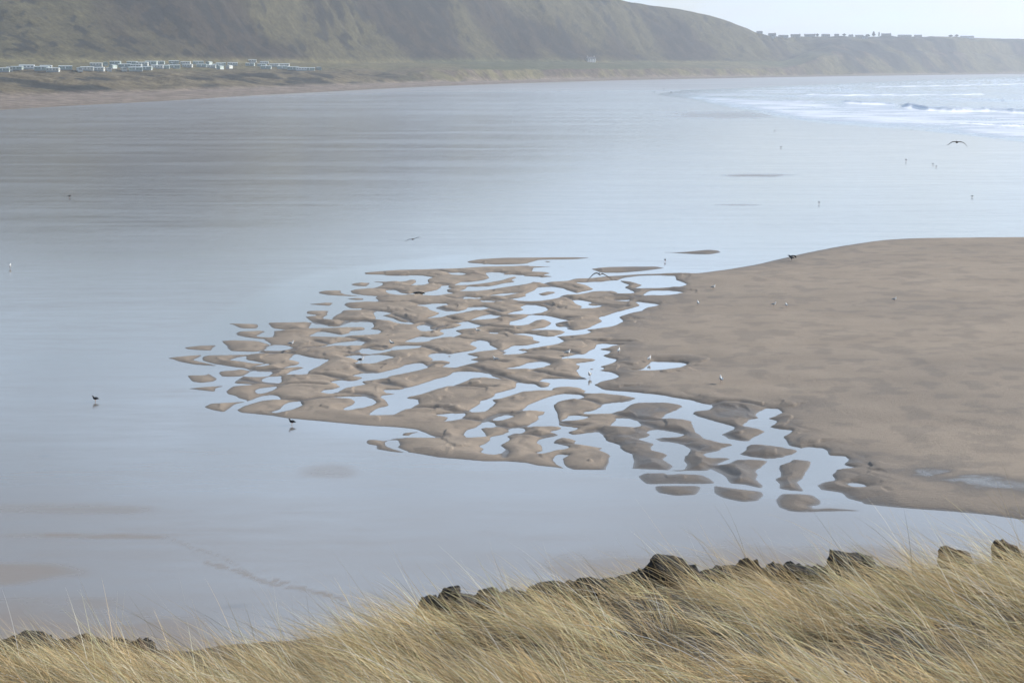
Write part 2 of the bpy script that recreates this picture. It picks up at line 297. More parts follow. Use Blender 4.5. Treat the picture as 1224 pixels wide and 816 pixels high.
CREASE = [t5(p) for p in (
  [(480, 580), (600, 590), (760, 600), (900, 605)], [(150, 790), (300, 800), (450, 810)], [(200, 200), (300, 240), (430, 262)], [(500, 105), (620, 125), (760, 130), (850, 160)],
  [(230, 400), (300, 370), (480, 365)], [(520, 410), (640, 400), (760, 420), (860, 460)], [(850, 470), (1000, 500), (1130, 540)], [(870, 425), (1000, 420), (1224, 420)], [(650, 325), (760, 345), (900, 350), (1000, 365)],
  [(860, 50), (1000, 50), (1120, 75)], [(960, 240), (1050, 270), (1200, 270)], [(280, 40), (330, 30), (430, 0)])] + [t3(p) for p in (
  [(0, 475), (120, 470), (260, 470), (420, 490), (560, 520)], [(0, 565), (180, 570), (380, 575)], [(480, 655), (620, 660), (760, 665), (880, 700)], [(0, 720), (180, 725), (450, 690)], [(560, 270), (660, 270), (740, 235)],
  [(760, 215), (880, 205), (980, 220)], [(500, 95), (640, 120), (720, 130), (780, 160)], [(680, 400), (760, 440), (880, 450)], [(940, 560), (1080, 590), (1224, 600)], [(300, 150), (400, 170), (460, 180)], [(80, 250), (200, 215), (300, 200)])] + [t4(p) for p in (
  [(300, 320), (420, 325), (560, 335)], [(0, 505), (120, 510), (220, 515)], [(330, 545), (420, 575), (560, 590)], [(370, 660), (480, 665), (560, 680)], [(640, 690), (800, 740), (980, 760), (1100, 770)],
  [(820, 600), (900, 620), (1060, 660)], [(440, 455), (540, 465), (640, 445)], [(750, 490), (880, 470), (1030, 480)], [(150, 700), (230, 700), (300, 740)], [(780, 540), (860, 560), (960, 600)], [(200, 205), (330, 190), (470, 212)], [(625, 225), (740, 240), (830, 250)])] + [t6(p) for p in (
  [(0, 510), (100, 520), (250, 520), (400, 560)], [(300, 640), (400, 660), (560, 660)], [(400, 440), (560, 480), (760, 520), (900, 540), (1060, 545)], [(940, 450), (1100, 460), (1224, 440)], [(340, 710), (450, 720), (480, 760)],
  [(250, 320), (400, 370), (540, 405)], [(700, 555), (800, 545), (960, 560)])] + [tB(p) for p in (
  [(150, 240), (300, 235), (450, 250), (560, 270)], [(160, 235), (310, 230), (455, 245), (560, 268)], [(150, 440), (300, 480), (480, 500), (700, 515)], [(0, 320), (180, 330), (300, 360)], [(560, 700), (800, 760), (1000, 740), (1160, 710)], [(440, 150), (620, 140), (800, 150), (1060, 160)])] + [t9(p) for p in (
  [(0, 190), (140, 120), (300, 120), (380, 80)], [(100, 240), (240, 265), (400, 245)], [(240, 330), (420, 320), (560, 340), (720, 315)], [(130, 430), (200, 480), (200, 540)], [(700, 200), (800, 230), (940, 240)], [(640, 400), (760, 410), (900, 420)])] + [t10(p) for p in (
  [(240, 120), (400, 150), (540, 185), (700, 190)], [(0, 290), (100, 280), (180, 320)], [(460, 400), (640, 400)], [(540, 220), (700, 270), (900, 300)], [(640, 350), (800, 390), (980, 400)], [(1000, 440), (1100, 480), (1224, 480)])] + [t8(p) for p in (
  [(440, 150), (640, 150), (850, 185), (1000, 185)], [(900, 240), (1050, 270), (1150, 280)], [(250, 440), (450, 430), (650, 430)])] + [t1(p) for p in (
  [(1000, 360), (1224, 390)], [(620, 420), (900, 430), (1224, 430)], [(450, 540), (620, 560), (850, 600), (1100, 590)], [(690, 690), (900, 720), (1110, 735), (1224, 730)])] + [t2(p) for p in (
  [(900, 370), (1050, 375), (1160, 400)], [(880, 500), (1060, 510), (1224, 505)], [(560, 570), (800, 575), (950, 590)], [(1050, 620), (1224, 690)], [(300, 700), (420, 725), (560, 730), (620, 680)], [(600, 680), (760, 680), (860, 700)])] + [t14(p) for p in (
  [(0, 120), (150, 100), (350, 95), (560, 130)], [(180, 400), (300, 450), (420, 465)], [(350, 600), (450, 620), (620, 632), (800, 625)], [(100, 725), (200, 780), (300, 816)])]

def line_dist(pts, X, Y, cap=1.2):
    p = np.array(pts); gx, gy = ground(p[:, 0], p[:, 1]); out = np.full(X.shape, cap)
    m = (X > gx.min() - cap) & (X < gx.max() + cap) & (Y > gy.min() - cap) & (Y < gy.max() + cap)
    x = X[m]; y = Y[m]; d = np.full(x.shape, cap)
    for i in range(len(gx) - 1):
        ex, ey = gx[i + 1] - gx[i], gy[i + 1] - gy[i]
        t_ = np.clip(((x - gx[i]) * ex + (y - gy[i]) * ey) / (ex * ex + ey * ey), 0, 1)
        d = np.minimum(d, np.hypot(x - gx[i] - t_ * ex, y - gy[i] - t_ * ey))
    out[m] = d; return out

def chaikin(p):
    q = []
    n = len(p)
    for i in range(n):
        a, b = p[i], p[(i + 1) % n]
        q.append((0.87 * a[0] + 0.13 * b[0], 0.87 * a[1] + 0.13 * b[1]))
        q.append((0.13 * a[0] + 0.87 * b[0], 0.13 * a[1] + 0.87 * b[1]))
    return q

def sdf(poly_px, X, Y, cap=4.0):
    p = np.array(chaikin(poly_px)); gx, gy = ground(p[:, 0], p[:, 1])
    out = np.full(X.shape, cap)
    m = (X > gx.min() - cap) & (X < gx.max() + cap) & (Y > gy.min() - cap) & (Y < gy.max() + cap)
    x = X[m].astype(np.float32); y = Y[m].astype(np.float32)
    d2 = np.full(x.shape, 1e12, np.float32); ins = np.zeros(x.shape, bool)
    n = len(gx)
    for i in range(n):
        x0, y0 = gx[i], gy[i]; x1, y1 = gx[(i + 1) % n], gy[(i + 1) % n]
        ex, ey = x1 - x0, y1 - y0; L = ex * ex + ey * ey + 1e-12
        t = np.clip(((x - x0) * ex + (y - y0) * ey) / L, 0, 1)
        dd = (x - x0 - t * ex) ** 2 + (y - y0 - t * ey) ** 2
        np.minimum(d2, dd, out=d2)
        c = ((y0 <= y) != (y1 <= y))
        if abs(ey) > 1e-12:
            ins ^= c & (x < x0 + (y - y0) * ex / ey)
    d = np.sqrt(d2); out[m] = np.where(ins, -d, d)
    return out

ROWS = np.concatenate([np.arange(286, 340, 0.45), np.arange(340, 470, 0.6), np.arange(470, 640, 0.8), np.arange(640, 1000, 4), np.arange(1000, 1720, 30)])
COLS = np.concatenate([np.arange(-500, 180, 10), np.arange(180, 1060, 1.15), np.arange(1060, 1250, 3), np.arange(1250, 2310, 15)])
PX, PY = np.meshgrid(COLS, ROWS)
GX, GY = ground(PX, PY)
wob = 0.07 * fbm(GX * 1.1, GY * 0.8, 3, 11) + 0.05 * fbm(GX * 4, GY * 3, 2, 12)
dL = sdf(MAIN, GX, GY, 60.0)
dS = dL.copy()
for p in LOBES: dS = np.minimum(dS, sdf(p, GX, GY))
dW = np.full(GX.shape, 4.0)
for p in WATER: dW = np.minimum(dW, sdf(p, GX, GY))
dWf = np.minimum(np.minimum(sdf([(560,440),(700,330),(810,330),(780,372),(735,400),(740,470),(840,490),(905,490),(930,520),(1010,545),(1000,600),(700,560)], GX, GY, 40.0), -dL), 40.0)
dd = np.maximum(dS, -dW)
for p in ISLES: dd = np.minimum(dd, sdf(p, GX, GY))
inner = sstep(0.6, 3.0, -dL)                   # how far from the outer rim of the bar
dd = dd + wob * np.clip(0.35 + 0.65 * inner, 0, 1)
s = -dd - (0.08 + 0.07 * sstep(420, 340, PY)) * inner
dsoft = np.full(GX.shape, 20.0)
for p in SOFT: dsoft = np.minimum(dsoft, sdf(p, GX, GY, 20.0))
dsoft = dsoft + 1.2 * fbm(GX * 0.25, GY * 0.25, 3, 21)
w1 = lerp(0.9, 0.13, inner)
Hs = 0.070 * (1 - np.exp(-np.maximum(s, 0) / w1)) + 0.085 * (1 - np.exp(-np.maximum(s, 0) / 1.3))
Hs *= 0.75 + 0.5 * (fbm(GX * 0.35, GY * 0.25, 2, 5) * 0.5 + 0.5) * 1.2
def cells(x, y, seed):
    x = np.asarray(x); y = np.asarray(y); xi = np.floor(x).astype(int); yi = np.floor(y).astype(int)
    f1 = np.full(x.shape, 9.0); f2 = np.full(x.shape, 9.0)
    for a in (-1, 0, 1):
        for b in (-1, 0, 1):
            cx_ = xi + a; cy_ = yi + b
            jx = _perm[(cy_ + seed) & 511, cx_ & 511]; jy = _perm[(cy_ + 97 + seed) & 511, (cx_ + 31) & 511]
            d_ = np.hypot(cx_ + 0.15 + 0.7 * jx - x, cy_ + 0.15 + 0.7 * jy - y)
            f2 = np.minimum(f2, np.maximum(f1, d_)); f1 = np.minimum(f1, d_)
    return f2 - f1
cwx = GX + 0.7 * fbm(GX * 0.5, GY * 0.4, 3, 61); cwy = GY + 1.3 * fbm(GX * 0.4, GY * 0.35, 3, 63)
cell = cells((cwx + 0.25 * cwy) / 2.6, cwy / 3.4, 5)
crease = sstep(0.34, 0.0, cell)
fbd = sstep(2.0, 0.8, dW) * sstep(0.5, 2.0, -dL) * sstep(0.25, 0.8, s)
dC = np.full(GX.shape, 1.2)
for p in CREASE: dC = np.minimum(dC, line_dist(p, GX + 0.12 * fbm(GX, GY, 2, 71), GY + 0.2 * fbm(GX, GY, 2, 73)))
carve = np.exp(-(dC / 0.26) ** 2)
Hs *= 1 - 0.25 * crease * fbd
Hs = np.where(s > 0, Hs * (1 - 0.85 * carve) + 0.035 * np.exp(-((dC - 0.75) / 0.4) ** 2) * sstep(0.1, 0.6, s), Hs)
# terraces and scours inside the bars
ter = fbm(GX * 0.45 + 0.5 * fbm(GX * 0.3, GY * 0.3, 2, 8), GY * 0.28, 3, 31)
delta_zone = sstep(2.5, 1.2, dW) * sstep(640, 560, PY)
Hs += np.where(s > 0, 1, 0) * delta_zone * 0.08 * sstep(0.03, 0.11, ter) * sstep(0.2, 1.0, s)
Hs += np.where(s > 0, 1, 0) * 0.40 * (1 - np.exp(-(np.maximum(dWf - 1.0, 0) / 14) ** 1.5)) * sstep(700, 900, PX)
Hs += np.where(s > 0, 1, 0) * 0.02 * fbm(GX * 0.12, GY * 0.16, 3, 41) * sstep(0.5, 3, s)
Hs += np.where(s > 0, 1, 0) * delta_zone * 0.006 * fbm(GX * 1.6, GY * 1.1, 3, 43) * sstep(0.05, 0.4, s)
Hs = np.where(s > 0, np.maximum(Hs, 0.002 + 0.02 * np.minimum(s, 1)), np.maximum(s * 0.25, -0.12))
hsoft = np.where(dsoft < 0, 0.35 * (1 - np.exp(dsoft / 14)), -0.02 * np.minimum(dsoft, 4))
Hs = np.maximum(Hs, hsoft)
Hs = Hs + 0.7 * sstep(46, 26, GY)
o_dry = sstep(0.0, 0.10, Hs)

# ---- sand material
t = NT('rippled_sand'); pos = t.pos()
wet = t.attr('wet')  # wet sand, plus shade painted into the creases between mounds
n1 = t.noise(t.mapping(pos, (0.5, 0.8, 1)), 0.22, 6, 0.6)
n2 = t.noise(t.mapping(pos, (1, 1.8, 1)), 2.5, 6, 0.65)
n3 = t.noise(pos, 35, 3, 0.7)
dry = t.mix(t.rng(n1, 0.3, 0.7, 0, 1), (0.255, 0.208, 0.165), (0.325, 0.268, 0.213))
dry = t.mix(t.rng(n2, 0.35, 0.7, 0, 0.5), dry, (0.235, 0.195, 0.158))
dry = t.mix(t.rng(n3, 0.3, 0.75, 0, 0.22), dry, (0.18, 0.15, 0.12))
t.put('Base Color', t.mix(wet, dry, (0.115, 0.096, 0.080)))
t.put('Roughness', t.math('ADD', t.rng(wet, 0, 1, 0.92, 0.55), t.rng(wet, 0.95, 1.45, 0.0, -0.45)))
t.put('Specular IOR Level', t.rng(wet, 0.9, 1.4, 0.2, 0.6))
rip = t.noise(t.mapping(pos, (1.0, 3.0, 1)), 3.5, 4, 0.6, 0.6)
b = t.add('ShaderNodeMath', operation='ADD'); t.l.new(rip, b.inputs[0])
q = t.math('MULTIPLY', n3, 0.25); t.l.new(q, b.inputs[1])
t.put('Normal', t.bump(b.outputs[0], 0.8, 0.07))
M_sand = t.m

wet_shade = np.clip(np.exp(-np.maximum(Hs, 0) / 0.020) * 0.85 + 0.2 * crease * fbd + 0.8 * carve * (s > 0) + 0.45 * np.exp(-np.maximum(dWf, 0) / 2.2) * sstep(700, 760, PX) + 0.34 * sstep(-0.3, 0.6, fbm(GX * 0.05 + 0.02 * GY, GY * 0.075, 4, 51)) * sstep(600, 800, PX) + 0.3 * sstep(0.0, 0.4, fbm(GX * 0.7, GY * 0.7, 3, 52)) , 0, 1)  # crease and carve terms paint the shading between mounds as darker sand
softfilm = np.where(dsoft < 0.0, 1.2 * np.exp(dsoft / 7), 0)
# faint damp streak on the right of the bar
stx, sty = ground(np.array([1130., 1180, 1260, 1400]), np.array([570., 580, 592, 610]))
dst = np.full(GX.shape, 99.0)
for i in range(3):
    ex, ey = stx[i+1]-stx[i], sty[i+1]-sty[i]
    tt = np.clip(((GX-stx[i])*ex+(GY-sty[i])*ey)/(ex*ex+ey*ey), 0, 1)
    dst = np.minimum(dst, np.hypot(GX-stx[i]-tt*ex, GY-sty[i]-tt*ey))
wet_shade = np.clip(wet_shade + 0.12 * sstep(2.5, 0.2, -dL) * np.where(s > 0, 1, 0), 0, 1)
wet_shade = wet_shade + 0.9 * np.exp(-(dst / 1.8) ** 2) * sstep(-0.5, 0.3, fbm(GX * 0.5, GY * 0.8, 3, 3))
wet_shade = np.maximum(wet_shade, softfilm) + 0.3 * np.exp(-np.maximum(Hs, 0) / 0.012) * (s > 0)
sand = mesh_np('beach_sand', np.stack([GX.ravel(), GY.ravel(), Hs.ravel()], 1), grid_faces(len(ROWS), len(COLS))[:, ::-1], M_sand,
               attrs={'wet': ('FLOAT', wet_shade.ravel())})
tag(sand, kind='structure')

# ------------------------------------------------------------------ wet tidal flats (film of water over sand)
r2 = np.concatenate([[82.8, 83.6, 84.5], np.arange(86, 300, 0.8), np.arange(300, 800, 3), [860, 1000, 1300, 2200]])
c2 = np.concatenate([[-9000, -5000, -3000, -1800, -1000], np.arange(-500, 1700, 4), [1900, 2500, 3500, 5500, 9000]])
QX, QY = np.meshgrid(c2, r2); FX, FY = ground(QX, QY)
# damp: 0 mirror film, 1 damp matt sand; also carries painted mist far off
far = sstep(330, 160, QY)
streak = fbm(FX / 60.0, FY / 9.0, 5, 61)
streak2 = fbm(FX / 240.0, FY / 60.0, 3, 71)
damp = 0.24 + 0.10 * streak * (1 - far) - 0.02 * far
damp += far * (0.10 * sstep(-0.2, 0.5, streak) + 0.04 * sstep(0.0, 0.4, streak2)) * sstep(1150, 700, QX)
damp += 0.20 * sstep(520, 700, QY) + 0.15 * sstep(180, 115, QY)  # last term pales the distant flats, mist put into the colour
def patch(px, py, rx, ry, amp, seed):
    global damp
    e = ((QX - px) / rx) ** 2 + ((QY - py) / ry) ** 2 + 0.9 * fbm(FX * 0.3, FY * 0.3, 4, seed)
    damp = damp + amp * sstep(1.5, 0.0, e)
patch(0, 686, 95, 13, 0.6, 1); patch(70, 608, 110, 7, 0.25, 2); patch(395, 564, 38, 9, 0.3, 3)
patch(860, 138, 70, 5, 0.35, 4); patch(905, 210, 45, 1.6, 0.6, 5); patch(880, 245, 30, 1.2, 0.4, 6)
patch(120, 640, 150, 4, 0.25, 7); patch(960, 690, 260, 42, 0.75, 31); patch(40, 790, 260, 60, 0.8, 33)
for (ax, ay, bx, by, wd, am) in ((0, 634, 200, 641, 1.5, .3), (200, 641, 300, 690, 1.8, .22), (240, 675, 400, 715, 1.6, .4), (300, 680, 420, 722, 1.3, .4), (0, 752, 220, 770, 14, .7)):
    tt = np.clip(((QX - ax) * (bx - ax) + (QY - ay) * (by - ay)) / ((bx - ax) ** 2 + (by - ay) ** 2), 0, 1)
    QXw = QX + 30 * fbm(FX * 0.15, FY * 0.15, 2, 19); QYw = QY + 14 * fbm(FX * 0.12 + 9, FY * 0.1, 3, 29)
    tt = np.clip(((QXw - ax) * (bx - ax) + (QYw - ay) * (by - ay)) / ((bx - ax) ** 2 + (by - ay) ** 2), 0, 1)
    d_ = np.hypot(QXw - ax - tt * (bx - ax), (QYw - ay - tt * (by - ay)) * 1.5) + 5 * fbm(FX * 0.8, FY * 0.8, 3, 9)
    damp = damp + am * sstep(wd * 2.4, wd * 0.5, d_)
nearshore = sstep(6, 0.0, np.interp(QX, [-500, 0, 200, 400, 500, 600, 700, 800, 900, 1000, 1100, 1224], [137, 120, 113, 105, 101, 98, 95.5, 93.5, 92, 90.5, 89.3, 88]) + 2 - QY + 0)  # dry upper beach
damp = np.clip(damp + 0.35 * sstep(10, 0, QY - np.interp(QX, [-500, 0, 200, 400, 500, 600, 700, 800, 900, 1000, 1100, 1224], [139, 122, 115, 108, 105, 104, 104, 103, 102, 100, 96, 91])), 0, 1)
pool = sstep(-1.0, 2.0, -sdf([(215, 400), (340, 330), (560, 300), (830, 318), (1040, 545), (1045, 600), (960, 605), (560, 545), (240, 500)], FX, FY, 8.0))
damp = damp * (1 - 0.85 * pool)

t = NT('wet_flats'); pos = t.pos()
dmp = t.attr('damp')
ns = t.noise(t.mapping(pos, (0.04, 0.30, 1)), 1.0, 8, 0.7)
nf = t.noise(t.mapping(pos, (0.35, 1.1, 1)), 1.0, 5, 0.6)
d2 = t.math('ADD', dmp, t.math('MULTIPLY', t.math('SUBTRACT', ns, 0.5), 0.52))
d3 = t.math('ADD', d2, t.math('MULTIPLY', t.math('SUBTRACT', nf, 0.5), 0.34))
d3 = t.rng(d3, 0, 1, 0, 1)
t.put('Base Color', t.mix(d3, (0.150, 0.138, 0.127), (0.200, 0.168, 0.144)))
t.put('Roughness', t.rng(d3, 0, 1, 0.05, 0.42))
t.put('IOR', t.rng(d3, 0, 0.7, 1.80, 1.45))
t.put('Specular IOR Level', t.rng(d3, 0.2, 1, 0.5, 0.30))
w = t.noise(t.mapping(pos, (0.5, 1.6, 1)), 1.6, 5, 0.6, 0.3)
t.put('Normal', t.bump(w, 0.05, 0.04))
M_flat = t.m
flats = mesh_np('tidal_water', np.stack([FX.ravel(), FY.ravel(), 0 * FX.ravel()], 1), grid_faces(len(r2), len(c2))[:, ::-1], M_flat,
                attrs={'damp': ('FLOAT', damp.ravel())})
tag(flats, kind='structure')

# ------------------------------------------------------------------ sea with breakers (upper right)
cs = np.concatenate([np.arange(786, 1260, 1.0), np.arange(1260, 1500, 6), [1560, 1700, 2000, 2600, 3600, 6000]])
top = np.interp(cs, [786, 820, 880, 940, 1000, 1100, 1224, 1500, 2000, 6000], [112.5, 108, 106, 103, 100.5, 96, 91.6, 87, 83, 80.5])
bot = 1.6 * fbm(cs / 45.0, cs * 0, 4, 87) * sstep(786, 860, cs) + np.interp(cs, [786, 820, 880, 940, 1000, 1080, 1150, 1224, 1500, 2000, 6000], [113.5, 118, 131, 142, 149, 155, 161, 170, 196, 230, 300])
NR = 170
u = np.linspace(0, 1, NR)[:, None]
SY = top[None, :] * (1 - u) + bot[None, :] * u; SX = np.repeat(cs[None, :], NR, 0)
EX, EY = ground(SX, SY)
edge = np.minimum(u, 1 - u) * (bot - top)[None, :]
z = 0.006 + 0.12 * sstep(0, 8, edge) + 0.05 * fbm(EX / 14, EY / 9, 4, 81) * sstep(0, 3, edge)
foam = np.zeros(SX.shape)
def wave(xs, ys, amp, wpx, fo, seed, trail=0.0):
    global z, foam
    yc = np.interp(SX, xs, ys) + 0.5 * fbm(SX / 12.0, SX * 0, 3, seed)
    on = sstep(xs[0] - 2, xs[0] + 10, SX) * sstep(xs[-1] + 2, xs[-1] - 10, SX) * (0.55 + 0.9 * (fbm(SX / 16.0, SX * 0 + 3, 2, seed + 1) * 0.5 + 0.5))
    q = SY - yc
    prof = np.where(q < 0, np.exp(-(q / (1.6 * wpx)) ** 2), np.exp(-(q / (0.5 * wpx)) ** 2))
    z = z + amp * on * prof
    foam = np.maximum(foam, fo * on * sstep(0.5 * wpx, 0.0, np.abs(q - 0.7 * wpx)) )
    if trail: foam = np.maximum(foam, fo * trail * on * sstep(-0.5, 1.0, q) * np.exp(-np.maximum(q, 0) / 9.0))
wave([1004, 1030, 1058, 1075], [122, 124, 125, 126], 1.4, 1.2, 1.9, 1, .4)
wave([1076, 1090, 1110, 1140, 1180, 1224, 1500], [127, 128.5, 132, 133.5, 133, 135.5, 150], 1.7, 1.5, 1.9, 5, .42)
wave([1110, 1140, 1170, 1224], [118, 118.6, 119.6, 122], 0.6, 1.0, 0.15, 9)
wave([995, 1010, 1024], [108.6, 108.8, 109.2], 0.8, 0.8, 0.2, 13)
wave([930, 950, 975], [119.5, 121.5, 122], 0.5, 0.9, 0.9, 17, .5)
wave([1000, 1070, 1150, 1224, 1500], [141.5, 145, 150, 154.5, 170], 0.18, 1.0, 0.9, 21)
wave([880, 940, 1000, 1070, 1150, 1224, 1500], [130, 140.5, 147.5, 153, 159, 168, 194], 0.06, 0.9, 0.5, 25)
wave([1040, 1120, 1224, 1500], [104, 103, 100, 94], 0.5, 0.8, 1.4, 29)
wave([960, 1010, 1100, 1180], [113, 114, 113.5, 113], 0.7, 0.8, 1.5, 33)
wave([1130, 1180, 1224, 1400], [147, 149.5, 151.5, 161], 0.5, 1.0, 1.7, 37, .3)
lines = sstep(0.08, 0.42, fbm(EX / 60.0, EY / 14.0, 4, 91))
foam = np.maximum(foam, 0.04 + 0.5 * lines * sstep(0.5, 3, edge))
inner_surf = sstep(0, 4, SY - np.interp(SX, [786, 1000, 1080, 1224, 1500], [112, 123, 129, 136.5, 150]))
foam = np.maximum(foam, 0.75 * inner_surf * sstep(-0.5, 0.3, fbm(EX / 22, EY / 12, 4, 95)) * sstep(0.3, 2, edge))
foam = foam * (0.25 + 0.75 * sstep(0.5, 9.0, (bot[None, :] - SY) + 3 * fbm(EX / 25, EY / 20, 3, 97)))
t = NT('sea_water'); pos = t.pos()
fo = t.attr('foam')
nf = t.noise(t.mapping(pos, (0.12, 0.25, 1)), 1.0, 6, 0.65)
ff = t.rng(t.math('ADD', fo, t.math('MULTIPLY', t.math('SUBTRACT', nf, 0.5), 0.7)), 0.1, 0.8, 0, 1)
t.put('Base Color', t.mix(t.rng(fo, 1.0, 1.5, 0, 1), t.mix(ff, (0.15, 0.18, 0.22), (0.60, 0.64, 0.72)), (0.88, 0.88, 0.90)))
t.put('Roughness', t.rng(ff, 0, 1, 0.12, 0.8))
t.put('IOR', 1.45)
w = t.noise(t.mapping(pos, (0.3, 0.6, 1)), 1.0, 6, 0.65)
t.put('Normal', t.bump(w, 0.25, 0.25))
M_sea = t.m
sea = mesh_np('sea', np.stack([EX.ravel(), EY.ravel(), z.ravel()], 1), grid_faces(NR, len(cs))[:, ::-1], M_sea, attrs={'foam': ('FLOAT', foam.ravel())})
tag(sea, kind='structure')

# ------------------------------------------------------------------ far hills, dunes, cliffs
KX = [-1400, -600, -200, 0, 200, 400, 500, 600, 700, 800, 900, 1000, 1100, 1224, 1500, 2300]
KD0 = [560, 700, 850, 995, 1200, 1569, 1855, 2147, 2473, 2814, 3138, 3548, 3960, 4533, 5300, 6200]
KRX = [-1400, -600, 0, 150, 250, 400, 500, 600, 660, 700, 740, 780, 820, 860, 880, 900, 915, 930, 960, 1000, 1100, 1224, 1500, 2300]
KRY = [-60, -85, -105, -108, -104, -80, -60, -40, -24, -13, 0, 8, 13.5, 23, 30, 37.5, 42, 44, 44.5, 45, 44.5, 47.3, 50, 55]
KRD = [1400, 1700, 2000, 2080, 2160, 2500, 2700, 2950, 3050, 3150, 3250, 3400, 3500, 3600, 3650, 3700, 3750, 3900, 4150, 4300, 4500, 4900, 5700, 6700]

def smi(x, kx, ky, w=50):
    return sum(np.interp(x + q * w, kx, ky) for q in (-1, -0.5, 0, 0.5, 1)) / 5

def relief(x, D):
    "x = bearing as photo column at the horizon, D = forward distance"
    D0 = smi(x, KX, KD0); DR = smi(x, KRX, KRD, 25); ry = smi(x, KRX, KRY, 12)
    zr = H + DR * (HOR - ry) / F * 0.987
    wx = (x - CX) / F * D / 1.013
    cliffy = sstep(430, 560, x)
    D0j = D0 + 25 * fbm(wx / 160.0, wx * 0, 3, 101) * (1 - 0.6 * cliffy)
    # beach
    zb = 2.2 * sstep(-230, 0, D - D0j) - 0.6 * sstep(-150, -300, D - D0j)
    crest_d = lerp(210, 60, cliffy)
    zc = lerp(14.2, 15.5, cliffy)
    far = sstep(930, 1010, x)
    zc = lerp(zc, 50, far); crest_d = lerp(crest_d, 210, far)
    a = np.clip((D - D0j) / crest_d, 0, 1)
    rise = lerp(a ** 0.75, sstep(0, 1, a), cliffy)
    z_ = zb + (zc - 2.2) * rise
    # shelf
    Df = D0 + lerp(560, 470, cliffy); Df = np.minimum(Df, DR - 300)
    zf = lerp(23.0, H + Df * 4.5 / F, cliffy); zf = lerp(zf, 78, far)
    bsh = np.clip((D - D0j - crest_d) / np.maximum(Df - D0 - crest_d, 50), 0, 1)
    z_ = z_ + (zf - zc) * bsh
    # hill
    c = np.clip((D - Df) / np.maximum(DR - Df, 50), 0, 1.0)
    prof = 0.55 * sstep(0, 1, c) + 0.45 * c ** 0.85
    z_ = z_ + (zr - zf) * prof
    over = np.clip(D - DR, 0, 3000)
    z_ = z_ - over * 0.035 * lerp(1.0, 0.35, sstep(900, 980, x))
    # texture of relief
    dun = sstep(0, 60, D - D0j) * (1 - sstep(0.3, 1.0, bsh)) * (1 - far)
    z_ = z_ + dun * (1 - 0.7 * cliffy) * 4.5 * fbm(wx / 38.0, D / 50.0, 5, 111)
    hl = sstep(0.02, 0.3, c) * (1 - sstep(0.9, 1.0, c) * 0.75)
    wq = 90 * fbm(wx / 260.0, D / 260.0, 3, 119)
    gul = 1 - np.abs(fbm((wx + 0.7 * D + wq) / 240.0, (D - 0.5 * wx + wq) / 330.0, 4, 121)) * 2
    z_ = z_ - hl * 13 * np.clip(gul, 0, 1) ** 2 * (1 - 0.8 * far) + hl * 5 * fbm(wx / 70.0, D / 70.0, 4, 131) * (1 - 0.7 * far)
    scarp = cliffy * (1 - far) * sstep(0, 0.1, a) * (1 - sstep(0.8, 1, a))
    z_ = z_ + scarp * 3.0 * fbm(wx / 16.0, D / 60.0, 3, 141)
    cl = far * sstep(0, 0.15, a) * (1 - sstep(0.9, 1.0, c))
    z_ = z_ + cl * 9 * fbm(wx / 60.0, D / 220.0, 3, 151)
    return z_, dict(a=a, b=bsh, c=c, far=far, cliffy=cliffy, beach=1 - sstep(-5, 30, D - D0j), wx=wx, scarp=scarp)

hx = np.concatenate([np.arange(-1400, -60, 20), np.arange(-60, 1290, 1.6), np.arange(1290, 2300, 20)])
off = np.concatenate([[-300, -240, -180, -120, -80, -50, -25], np.linspace(0, 240, 50), np.linspace(250, 560, 34), np.linspace(570, 1500, 240), np.linspace(1530, 3200, 14)])
HXg, OFF = np.meshgrid(hx, off)
D0g = smi(HXg, KX, KD0); DRg = smi(HXg, KRX, KRD, 25)
sc_ = np.where(OFF > 560, np.maximum((DRg - D0g - 560) / 700.0, 0.2), 1.0)
Dg = D0g + np.where(OFF > 560, 560 + (OFF - 560) * np.minimum(sc_, 1.4), OFF)
Zg, info = relief(HXg, Dg)
WX = (HXg - CX) / F * Dg / 1.013

def C3(c): return np.array(c)[None, None, :]
n_a = fbm(WX / 120, Dg / 150, 5, 201)[..., None]; n_b = fbm(WX / 28, Dg / 34, 4, 211)[..., None]; n_c = fbm(WX / 260, Dg / 260, 3, 221)[..., None]; n_d = fbm(WX / 9, Dg / 14, 3, 231)[..., None]
grass_c = C3((0.150, 0.135, 0.070)); bracken = C3((0.060, 0.046, 0.038)); scrub = C3((0.022, 0.025, 0.024)); fieldc = C3((0.100, 0.105, 0.055))
dunec = C3((0.150, 0.125, 0.080)); rockc = C3((0.120, 0.095, 0.075)); sandc = C3((0.25, 0.205, 0.17))
ci = info['c'][..., None]; bi = info['b'][..., None]; ai = info['a'][..., None]; fr = info['far'][..., None]; cf = info['cliffy'][..., None]
hillc = lerp(grass_c, bracken, 0.85 * sstep(-0.2, 0.35, n_a + 0.4 * n_c + 0.35 * (0.25 - ci)))
hillc = 0.55 * lerp(hillc, scrub, 0.85 * sstep(0.10, 0.30, 0.5 * n_b + 0.45 * n_a + 0.75 * n_d))
shelf = lerp(lerp(dunec, grass_c, sstep(0.0, 0.5, bi + 0.3 * n_b)), fieldc, cf * sstep(0.0, 0.25, n_c + 0.2))
duc = lerp(dunec, scrub * 1.2, 0.9 * sstep(0.05, 0.35, n_b + 0.3 * n_a + 0.1))
duc = lerp(duc, lerp(rockc, grass_c, sstep(0, .4, n_b + .2)), cf)
farc = lerp(lerp(scrub * 1.5, rockc * 0.8, sstep(0, 0.4, n_b)), grass_c, 0.7 * sstep(-0.1, 0.3, n_a) )
colr = lerp(duc, shelf, sstep(0.85, 1.0, ai)); colr = lerp(colr, hillc, sstep(0.0, 0.06, ci))
